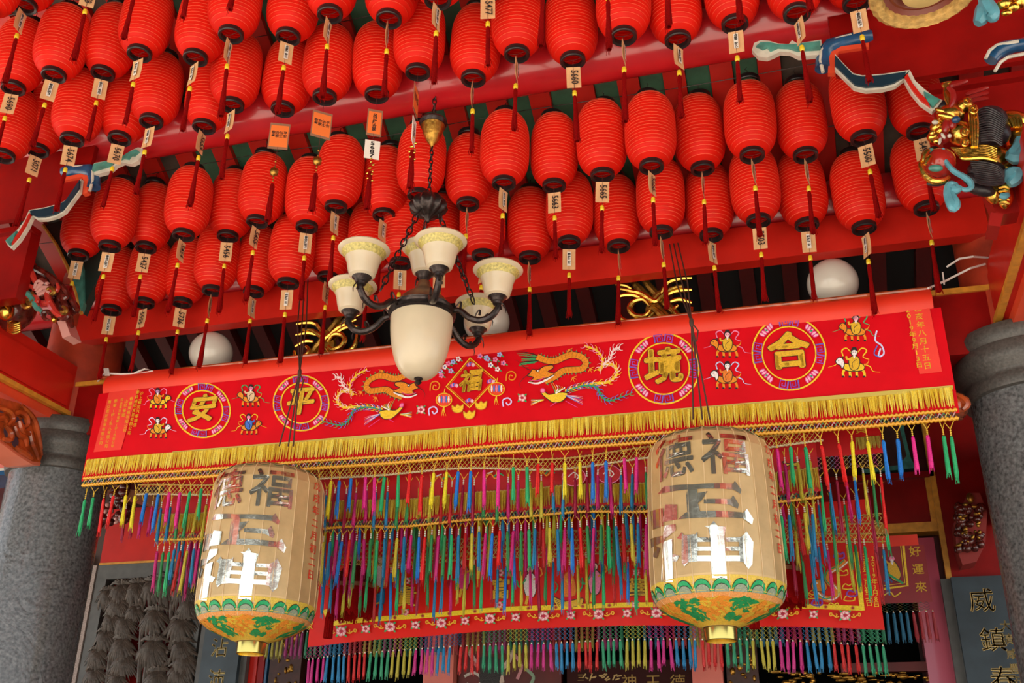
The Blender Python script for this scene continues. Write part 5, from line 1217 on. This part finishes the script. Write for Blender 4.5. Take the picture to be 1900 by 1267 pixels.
# gilded scroll struts standing in the gap
def strut(mir, lab):
    f = (lambda p: V((2 * XM - p.x, p.y, p.z))) if mir else (lambda p: p); Y = 5.44
    r = empty('gilded_strut', f(oY(1215, 590, Y)), label=lab, cat='carving', group='gilded struts')
    def T(name, m, L):
        b = B()
        for pts, rr, y in L:
            e_ = Emb(Y); q = e_.smooth(pts, False, 4); n = len(q); b.tube([f(oY(px, py, Y + y)) for px, py in q], [rr * (.6 + .5 * math.sin(PI * (i + .5) / n)) for i in range(n)], 8)
        centred(b, name, m, r, r.location)
    T('crossed_bars', M_GOLDD, [([(1172, 520), (1190, 540), (1214, 566), (1244, 592)], .024, .02), ([(1192, 516), (1212, 540), (1240, 568), (1268, 594)], .024, .02), ([(1228, 540), (1212, 556), (1204, 580), (1228, 596)], .02, 0), ([(1210, 570), (1226, 584), (1240, 598)], .02, -.01)])
    T('scroll', M_GOLD, [([(1150, 536), (1170, 540), (1190, 545), (1215, 560), (1226, 552), (1244, 538), (1268, 530)], .016, -.03), ([(1144, 552), (1160, 548), (1182, 550), (1205, 566)], .015, -.03), ([(1206, 568), (1194, 556), (1176, 560), (1168, 572), (1176, 584), (1194, 586), (1205, 576)], .016, -.05), ([(1146, 560), (1148, 580), (1156, 594), (1176, 598), (1200, 592), (1212, 580)], .016, -.03), ([(1226, 545), (1240, 525), (1262, 518), (1284, 516)], .016, -.02), ([(1236, 548), (1256, 540), (1284, 538)], .014, -.02), ([(1244, 560), (1262, 556), (1284, 562)], .014, -.02), ([(1258, 566), (1250, 576), (1262, 588), (1280, 584), (1284, 570)], .014, -.03), ([(1142, 528), (1160, 530), (1172, 536)], .012, -.02)])
strut(False, 'gilded carved scroll strut on the beam right of the chandelier'); strut(True, 'gilded carved scroll strut on the beam just left of the chandelier')

# ------------------------------------------------------------------ door wall
YW = 7.45
def wpart(name, m, pts, d=.12, y=YW, parent=None, **kw):
    b = B(); b.prism([oY(a, c, y) for a, c in pts], (0, d, 0)); return b.build(name, m, parent, smooth=False, **kw)
def wv(px, py, y=YW): p = oY(px, py, y); return p.x, p.z
def wbox(name, m, xa, xb, za, zb_, y0, y1, parent=None, **kw):
    b = B(); b.box((xa, y0, za), (xb, y1, zb_)); return b.build(name, m, parent, smooth=False, **kw)
xl0, zl1 = wv(188, 1046); xl1, _ = wv(374, 1046); _, zl2 = wv(196, 972)
lp = empty('lintel_panel', (0, 0, 0), label='flat red panel above the carved bamboo window, left', cat='panel')
wbox('board', M_PAINT2, xl0, xl1 + .5, zl1, zl2 + .12, YW - .02, YW + .1, lp); wbox('ochre_edge', M_YTRIM, xl0, xl1 + .5, zl1 - .018, zl1, YW - .03, YW + .1, lp)
wbox('dark_upright', mat('dark_brown_post', (.06, .03, .02), .5), xl0 - .32, xl0 - .01, 0, zl2 + .5, YW + .02, YW + .12, label='dark brown post between left column and red panel', cat='post')
rb = empty('door_board', (0, 0, 0), label='long red board edged with granite, left of the carved window', cat='board')
wbox('red_board', M_PAINT2, xl0 - .24, xl0 - .10, 0, zl1 + .06, YW - .06, YW + .02, rb); wbox('granite_strip', M_STONEP, xl0 - .09, xl0 - .01, 0, zl1 - .02, YW - .04, YW + .015, rb)
fw = empty('carved_window', (0, 0, 0), label='dark carved bamboo openwork window in a grey stone frame', cat='window')
xi0 = xl0 + .10; xi1 = xl1 - .10; zi = zl1 - .14
wbox('frame', M_GREYF, xl0, xl1 + .0, zi, zl1 - .02, YW - .03, YW + .1, fw); wbox('frame', M_GREYF, xl0, xi0, 0.8, zi, YW - .03, YW + .1, fw); wbox('frame', M_GREYF, xi1 + .04, xl1 + .08, 0.8, zi, YW - .03, YW + .1, fw)
wbox('red_backing', M_PAINT, xi0, xi1 + .05, .8, zi, YW + .08, YW + .1, fw)
rn = random.Random(21); b = B()
def leafc(b, x, z, s, n=20, y=YW):
    for k in range(n):
        t = (k + .5) / n; a = -PI * (.10 + .80 * t) + rn.uniform(-.06, .06); L = s * rn.uniform(.75, 1.1) * (.8 + .35 * math.sin(PI * t))
        out = V((math.cos(a), 0, math.sin(a))); p = V((x, y - .03, z)); pts = []
        for q in range(5):
            u = q / 4; pts.append(p + out * L * u + V((0, -.03 * math.sin(u * PI), -.25 * L * u * u)))
        b.tube(pts, [s * .03, s * .075, s * .085, s * .06, s * .012], 5, flat=.45)
    for k in range(7):
        a = PI * (.1 + .8 * k / 6); b.tube([(x, y - .02, z), (x + s * .4 * math.cos(a), y - .05, z + s * .16 * math.sin(a)), (x + s * .75 * math.cos(a), y - .03, z + s * .02 * math.sin(a) - s * .12)], [s * .09, s * .08, s * .02], 5)
for px, py, s in ((232, 1085, .19), (262, 1082, .18), (292, 1078, .20), (315, 1072, .22), (350, 1080, .2), (228, 1110, .17), (216, 1140, .15), (296, 1132, .20), (345, 1148, .19), (360, 1110, .18), (240, 1145, .17), (292, 1188, .22), (236, 1185, .2), (205, 1170, .16), (345, 1190, .17), (352, 1215, .18), (190, 1205, .16), (240, 1215, .18), (300, 1245, .2), (340, 1235, .18), (185, 1240, .16), (225, 1250, .14), (258, 1125, .13), (208, 1095, .15)):
    x, z = wv(px, py); leafc(b, x, z, s)
fw2 = b.build('bamboo_leaves', M_CARV, fw, kind='stuff')
b = B()
for pts in ([(266, 1110), (264, 1160), (258, 1267)], [(286, 1110), (280, 1180), (268, 1267)], [(345, 1110), (315, 1165), (285, 1200)], [(300, 1110), (292, 1190), (278, 1267)], [(320, 1110), (318, 1150)], [(332, 1170), (300, 1230), (270, 1267)], [(338, 1205), (300, 1240)], [(216, 1175), (205, 1220), (200, 1267)], [(240, 1150), (232, 1175), (222, 1180)], [(250, 1235), (225, 1250), (195, 1255)], [(262, 1165), (270, 1150), (280, 1130)], [(180, 1267), (210, 1240), (240, 1245)]):
    b.tube([oY(p[0], p[1], YW - .03) for p in pts], .021, 7)
b.build('bamboo_stems', M_CARV, fw)
b = B()
for i in range(5): b.tube([oY(212 + 35 * i + 8 * k, 1070 + 3 * math.sin(k * 2 + i), YW - .01) for k in range(6)], .018, 6)
b.build('cloud_band', M_CARV, fw)
# plaques
def plaque(xa, xb, zt_, name, lab, chars, side=()):
    p = empty('plaque', ((xa + xb) / 2, 7.34, 0), label=lab, cat='plaque')
    b = B(); b.box((xa, 7.32, .6), (xb, 7.37, zt_)); centred(b, 'board', M_SLATE, p, p.location, smooth=False)
    b = B(); b.box((xa - .06, 7.36, .6), (xa, 7.41, zt_ + .0)); b.box((xb, 7.36, .6), (xb + .05, 7.41, zt_)); centred(b, 'stone_edge', M_GREYF, p, p.location, smooth=False)
    for lst in (chars, side):
        for c, px, py, s in lst:
            b = B(); q = oY(px, py, 7.318); k = depth(q) / 1921
            for l, f in enumerate((.012,)):
                for dx, dz in ((-f, 0), (f, 0), (0, f), (0, -f)): put_text(b, c, (q.x + dx * s * k, 7.318 - .001 * (dx + dz > 0), q.z + dz * s * k), (1, 0, 0), (0, 0, 1), s * k, 0, 1, 0)
            centred(b, 'gilt_character', mat('gilt_lettering', (.85, .60, .22), .35, .35), p, p.location, smooth=False)
x0, _ = wv(378, 1190, 7.32); x1, _ = wv(446, 1190, 7.32); ztq = wv(1810, 1069, 7.32)[1]
plaque(x0, x1, ztq, 'a', 'dark slate plaque with gilt characters below the left gold lantern', (('恩', 413, 1146, 34), ('沾', 407, 1204, 36), ('沛', 401, 1262, 36)))
x0, _ = wv(1764, 1072, 7.32); x1, _ = wv(1858, 1072, 7.32)
plaque(x0, x1, ztq, 'b', 'dark slate plaque with large gilt characters beside the right column', (('威', 1822, 1117, 46), ('鎮', 1843, 1190, 46), ('春', 1862, 1262, 46)), (('大', 1866, 1162, 20), ('清', 1871, 1187, 20), ('咸', 1878, 1215, 20), ('豐', 1884, 1242, 20), ('五', 1889, 1264, 18)))
# right part of the wall
rp = empty('red_wall_panel', (0, 0, 0), label='deep red wall panel framed in ochre, right of the tassels', cat='panel')
xa, za = wv(1590, 985); xb, zb_ = wv(1716, 893)
wbox('board', M_PAINT, xa - .3, xb, za, zb_ + .02, YW, YW + .1, rp); wbox('ochre_sill', M_YTRIM, xa - .3, xb + .06, za - .035, za + .03, YW - .03, YW + .1, rp); wbox('ochre_side', M_YTRIM, xb, xb + .055, za + .03, zb_ + .02, YW - .02, YW + .1, rp)
wbox('upper_rail', M_PAINT, xa - .3, xb + .06, zb_ + .02, zb_ + .06, YW - .05, YW + .1, rp)
tw = empty('teal_niche', (0, 0, 0), label='dark niche with a thick teal rim, right behind the tassels', cat='niche')
wpart('rim', M_TEAL, [(1600, 878), (1700, 868), (1690, 850), (1678, 800), (1672, 740), (1640, 740), (1600, 745)], .1, YW, tw); wpart('recess', mat('brown_recess', (.05, .015, .01), .4, var=.4), [(1600, 870), (1668, 862), (1682, 845), (1668, 790), (1655, 750), (1600, 750)], .02, YW - .015, tw)
xa, z1_ = wv(1706, 780); xb, z2_ = wv(1765, 1068)
tr = empty('ochre_post', (0, 0, 0), label='red door post with a thin ochre edge running down to the right plaque', cat='post')
xt, _ = wv(1742, 960); wbox('post', M_PAINT, xt, xt + .62, 0, 4.6, YW - .03, YW + .1, tr); wbox('ochre_edge', M_YTRIM, xt - .02, xt + .015, 0, 4.6, YW - .05, YW, tr)
xq, zq_ = wv(1735, 1000)
wbox('pink_board', mat('violet_pink_gloss', (.42, .06, .10), .2, coat=.5), xt - .22, xt - .06, 0, zq_, YW - .05, YW + .1, label='glossy violet pink door board right of the dark red banner', cat='board')
sb_ = empty('slanted_beam', (0, 0, 0), label='short red beam with ochre edge slanting to the right column', cat='beam')
b = B(); b.prism([(XR + .02, 5.8, 3.45), (XR + .02, 7.4, 3.45), (XR + .02, 7.4, 3.95), (XR + .02, 5.8, 3.95)], (.16, 0, 0)); b.build('timber', M_PAINT2, sb_, smooth=False)
b = B(); b.prism([(XR, 5.8, 3.45), (XR, 7.4, 3.45), (XR, 7.4, 3.49), (XR, 5.8, 3.49)], (.04, 0, 0)); b.build('ochre_edge', M_YTRIM, sb_, smooth=False)
cp = empty('oval_carving', oY(1800, 985, 7.2), label='small oval carved and gilded panel above the right plaque', cat='carving')
b = B(); b.prism([oY(a, c, 7.25) for a, c in ((1796, 914), (1818, 914), (1832, 950), (1828, 1010), (1812, 1042), (1786, 1048), (1776, 1020), (1770, 970))], (0, .19, 0)); centred(b, 'backing', mat('dull_red_wood', (.32, .04, .035), .35), cp, cp.location, smooth=False)
rn = random.Random(4)
blobs(cp, 'figures', M_DRC, [(rn.uniform(1776, 1822), rn.uniform(935, 1025), rn.uniform(5, 9), rn.uniform(5, 9), rn.uniform(0, 90), -.01) for _ in range(44)], 7.22)
blobs(cp, 'gilding', M_GOLDD, [(1800, 924, 7, 10), (1806, 940, 10, 4), (1792, 936, 6, 4)] + [(rn.uniform(1778, 1818), rn.uniform(940, 1015), rn.uniform(2, 4), rn.uniform(2, 6), rn.uniform(0, 90), -.035) for _ in range(20)], 7.2)
cl2 = empty('carved_beam_end', oY(205, 920, 7.0), label='dark carved beam end hanging behind the leftmost tassels', cat='carving')
blobs(cl2, 'carving', M_DRC, [(rn.uniform(180, 235), rn.uniform(890, 970), rn.uniform(6, 14), rn.uniform(6, 12), rn.uniform(0, 90)) for _ in range(40)], 7.0)
blobs(cl2, 'pale_knobs', mat('carved_pink'), [(rn.uniform(186, 230), rn.uniform(920, 970), rn.uniform(3, 5), rn.uniform(3, 6), rn.uniform(0, 90), -.08) for _ in range(9)], 7.0)  # small pale pink lumps scattered over the dark carving
b = B(); b.prism([oY(a, c, 7.0) for a, c in ((150, 880), (300, 925), (310, 945), (150, 900))], (0, .2, 0)); centred(b, 'bar', mat('brown_gold_bar', (.22, .07, .02), .35), cl2, cl2.location, smooth=False)

# doorway: flat black sheet for an unlit opening with posts, doors and a glimpse of the hall
ZD = wv(900, 1120)[1]
xd0, xd1 = wv(450, 1200)[0], wv(1752, 1200)[0]
wbox('dark_door_sheet', M_BLACK, xd0, xd1 - .15, 0, ZD, YW + .09, YW + .16, label='black sheet for the unlit doorway under the scarlet banner', cat='doorway')  # solid black panel painting the darkness of the hall behind
for a, c in ((791, 846), (1284, 1340)):
    xa = wv(a, 1220)[0]; xb = wv(c, 1220)[0]
    wbox('door_post', mat('salmon_paint'), xa, xb, 0, ZD, YW - .05, YW + .09, label='salmon pink door post, %s one under the scarlet banner' % ('left' if a < 1000 else 'right'), cat='post', group='salmon door posts')
dl_ = empty('door_leaf', (0, 0, 0), label='red plank door leaf between left plaque and gilded strip', cat='door')
for i, (a, c, m) in enumerate(((447, 462, M_DARKR), (463, 483, M_PAINT2), (484, 495, M_PAINT), (496, 500, M_BLUE))): wbox('plank', m, wv(a, 1210)[0], wv(c, 1210)[0], 0, ZD, YW - .04 + .01 * i, YW + .09, dl_)
for k, (a, c) in enumerate(((502, 560), (1346, 1405))):
    gs = empty('gilded_door_strip', (0, 0, 0), label='dark door strip with gilded relief, %s' % ('left, behind the hanging fringe' if k == 0 else 'right of the right salmon post'), cat='panel')
    xa, xb = wv(a, 1220)[0], wv(c, 1220)[0]; wbox('board', mat('brown_recess'), xa, xb, 0, ZD, YW, YW + .09, gs)
    b = B()
    for i in range(70): x = rn.uniform(xa + .02, xb - .02); z = rn.uniform(2.1, ZD); b.ell((x, YW, z), (rn.uniform(.006, .02), 0, 0), (0, .015, 0), (0, 0, rn.uniform(.008, .03)), 6, 5)
    b.build('gilded_relief', M_GOLDD, gs, kind='stuff')
dg = empty('painted_door', (0, 0, 0), label='door leaf painted with pale swirling ribbons right of left salmon post', cat='door')
wbox('leaf', M_DARKR, wv(850, 1220)[0], wv(1040, 1220)[0], 0, ZD, YW + .02, YW + .08, dg)
e = Emb(YW + .02)
for pts, c, wd in (([(868, 1200), (880, 1225), (900, 1245), (905, 1267)], (.55, .35, .33), 9), ([(950, 1200), (945, 1225), (930, 1245), (932, 1267)], (.5, .38, .3), 9), ([(862, 1255), (880, 1248), (895, 1262), (880, 1275), (866, 1268)], (.5, .45, .4), 5), ([(955, 1215), (968, 1235), (960, 1260)], (.5, .2, .22), 6), ([(975, 1240), (990, 1255), (985, 1270)], (.2, .3, .2), 6), ([(874, 1225), (890, 1240)], (.5, .1, .1), 6)): e.stroke(pts, wd, c)
e.blob([(888, 1225), (905, 1218), (925, 1222), (932, 1240), (920, 1280), (895, 1280)], (.008, .006, .006))
e.build('painting', M_THR, dg, smooth=False)
bd = empty('name_board', (0, 0, 0), label='dark red board with tops of gilt characters at the bottom of the doorway', cat='sign')
wbox('board', mat('deep_maroon', (.03, .004, .003), .7, spec=.2), wv(1050, 1230)[0], wv(1282, 1230)[0], 1.9, wv(1150, 1225)[1], YW + .03, YW + .09, bd)
e = Emb(YW + .03)
for c, x in (('神', 1168), ('王', 1212), ('德', 1258)): e = Emb(YW + .03); e.text(c, (x, 1268), 30, (.34, .20, .03), 0); e.build('gilt_character', M_THR, bd, smooth=False)
e = Emb(YW + .03)
e.text('三', (1078, 1258), 14, (.4, .25, .05), 0)
for i in range(16): x = rn.uniform(1075, 1150); e.stroke([(x, 1256 + rn.uniform(-4, 8)), (x + rn.uniform(4, 9), 1252 + rn.uniform(-4, 8))], 2.5, (.45, .30, .10))
e.build('gilt_lettering', M_THR, bd, smooth=False)
al = empty('altar_carving', (0, 0, 0), label='dim gilded carving glimpsed in the dark at bottom right of the doorway', cat='carving')
wbox('shelf', M_DARKR, wv(1560, 1235)[0], wv(1735, 1235)[0], wv(1650, 1245)[1], wv(1650, 1228)[1], YW + .02, YW + .09, al)
b = B()
for i in range(60): p = oY(rn.uniform(1420, 1735), rn.uniform(1246, 1272), YW + .05); b.ell(p, (rn.uniform(.008, .04), 0, 0), (0, .02, 0), (0, 0, rn.uniform(.006, .02)), 6, 5)
b.build('gilded_relief', M_GOLDD, al, kind='stuff')

# red palace lanterns half hidden behind the gold ones
def palace(px, py, lab):
    c = oY(px, py, 5.90); p = empty('fringed_lantern', c, label=lab, cat='lantern', group='red fringed lanterns behind the gold ones')
    b = B(); b.lathe([(.02, .16), (.06, .13), (.11, .06), (.135, .012)], 24); b.build('dome', mat('dark_red_gauze', (.22, .01, .008), .4), p)
    b = B()
    for k in range(24): a = 2 * PI * k / 24; b.tube([(.022 * math.cos(a), .022 * math.sin(a), .162), (.113 * math.cos(a), .113 * math.sin(a), .062), (.138 * math.cos(a), .138 * math.sin(a), .012)], .002, 4)
    b.build('ribs', M_GOLDD, p)
    b = B(); b.lathe([(.135, .014), (.148, .010), (.148, -.012), (.135, -.014)], 32); b.build('rim', mat('brown_gold_bar'), p)
    b = B(); rn_ = random.Random(2)
    for k in range(150): a = 2 * PI * k / 150; r = .140; l = .17 * rn_.uniform(.9, 1.1); b.tube([(r * math.cos(a), r * math.sin(a), -.01), (r * 1.0 * math.cos(a + .02), r * math.sin(a + .02), -.01 - l)], .0036, 3)
    b.build('fringe', M_TASR, p, kind='stuff')
    b = B(); b.tube([(-.13, 0, 0), (-.14, 0, -.10)], .002, 4); b.lathe([(.006, -.10), (.014, -.115), (.018, -.13), (.018, -.15)], 12, c=(-.14, 0, 0)); b.build('tassel_cap', M_GOLD, p)
    b = B(); b.lathe([(.018, -.15), (.024, -.18), (.026, -.30)], 24, c=(-.14, 0, 0), fn=lambda r, z, a: r * (1 + .12 * math.cos(a * 12))); b.build('corner_tassel', M_TASR, p)
palace(655, 1090, 'dark red fringed lantern hanging just right of the left gold lantern'); palace(1440, 1062, 'dark red fringed lantern peeping out right of the right gold lantern')

# big round lantern foot at the top right, close to the camera
c = oY(1716, -14, 2.0); rg = empty('ornate_lantern_foot', c, label='blurred gold crinkled rim of a near lantern at the top right', cat='lantern')
k = depth(c) / 1921; Ro = 97 * k
b = B(); b.lathe([(Ro * .74, .015), (Ro * .78, -.004), (Ro * .9, -.010), (Ro, 0), (Ro * 1.02, .02), (Ro * .96, .04)], 90, fn=lambda r, z, a: r * (1 + .012 * math.cos(a * 30))); b.build('crinkled_rim', mat('dull_gold_rim', (.50, .30, .09), .5, .4, var=.3, scale=60, bump=.4), rg)
b = B(); b.lathe([(Ro * .75, .012), (Ro * .66, .02), (Ro * .6, .018), (Ro * .5, .03), (Ro * .3, .03)], 48); b.build('maroon_recess', mat('maroon_enamel', (.16, .03, .015), .35), rg)
b = B(); b.lathe([(Ro * .42, .03), (Ro * .42, .0), (Ro * .35, -.006), (.0, -.008)], 40); b.build('cream_boss', mat('cream_boss', (.55, .38, .14), .5), rg)
b = B(); b.lathe([(Ro * .96, .04), (Ro * 1.25, .12), (Ro * 1.3, .4), (Ro * .9, .55), (Ro * .2, .58)], 40); b.build('body', M_RED, rg)
b = B(); b.tube([(0, 0, .57), (0, 0, 2.2)], .006, 6); b.build('rope', M_CORD, rg)

# bits of the next bay's carving in the top right corner
cr = empty('corner_carving', oY(1865, 60, 4.0), label='blue beam end, pale ribbon and gilded carving in the top right corner', cat='carving')
b = B(); b.tube([oY(a, c_, 4.0) for a, c_ in ((1838, 112), (1846, 100), (1860, 92), (1880, 86), (1920, 80))], [.03, .034, .036, .03, .03], 10); centred(b, 'blue_beam_end', M_BLUE, cr, cr.location)
b = B(); b.tube([oY(a, c_, 3.97) for a, c_ in ((1829, 108), (1836, 94), (1850, 84), (1890, 77))], .008, 6); b.tube([oY(a, c_, 3.97) for a, c_ in ((1846, 132), (1856, 116), (1870, 106), (1910, 98))], .008, 6); centred(b, 'pale_edge', M_CREAM, cr, cr.location)
b = B(); curl(b, [(1822, -10), (1832, 10), (1842, 28), (1836, 36)], .03, 4.0); curl(b, [(1820, 10), (1822, 30), (1814, 44)], .03, 4.02); centred(b, 'ribbon', M_RIB, cr, cr.location)
blobs(cr, 'gilded_carving', M_GOLD, [(1864, 8, 14, 12), (1880, 14, 12, 9), (1894, 4, 14, 14), (1868, 24, 10, 6), (1872, -6, 18, 10)], 4.0)
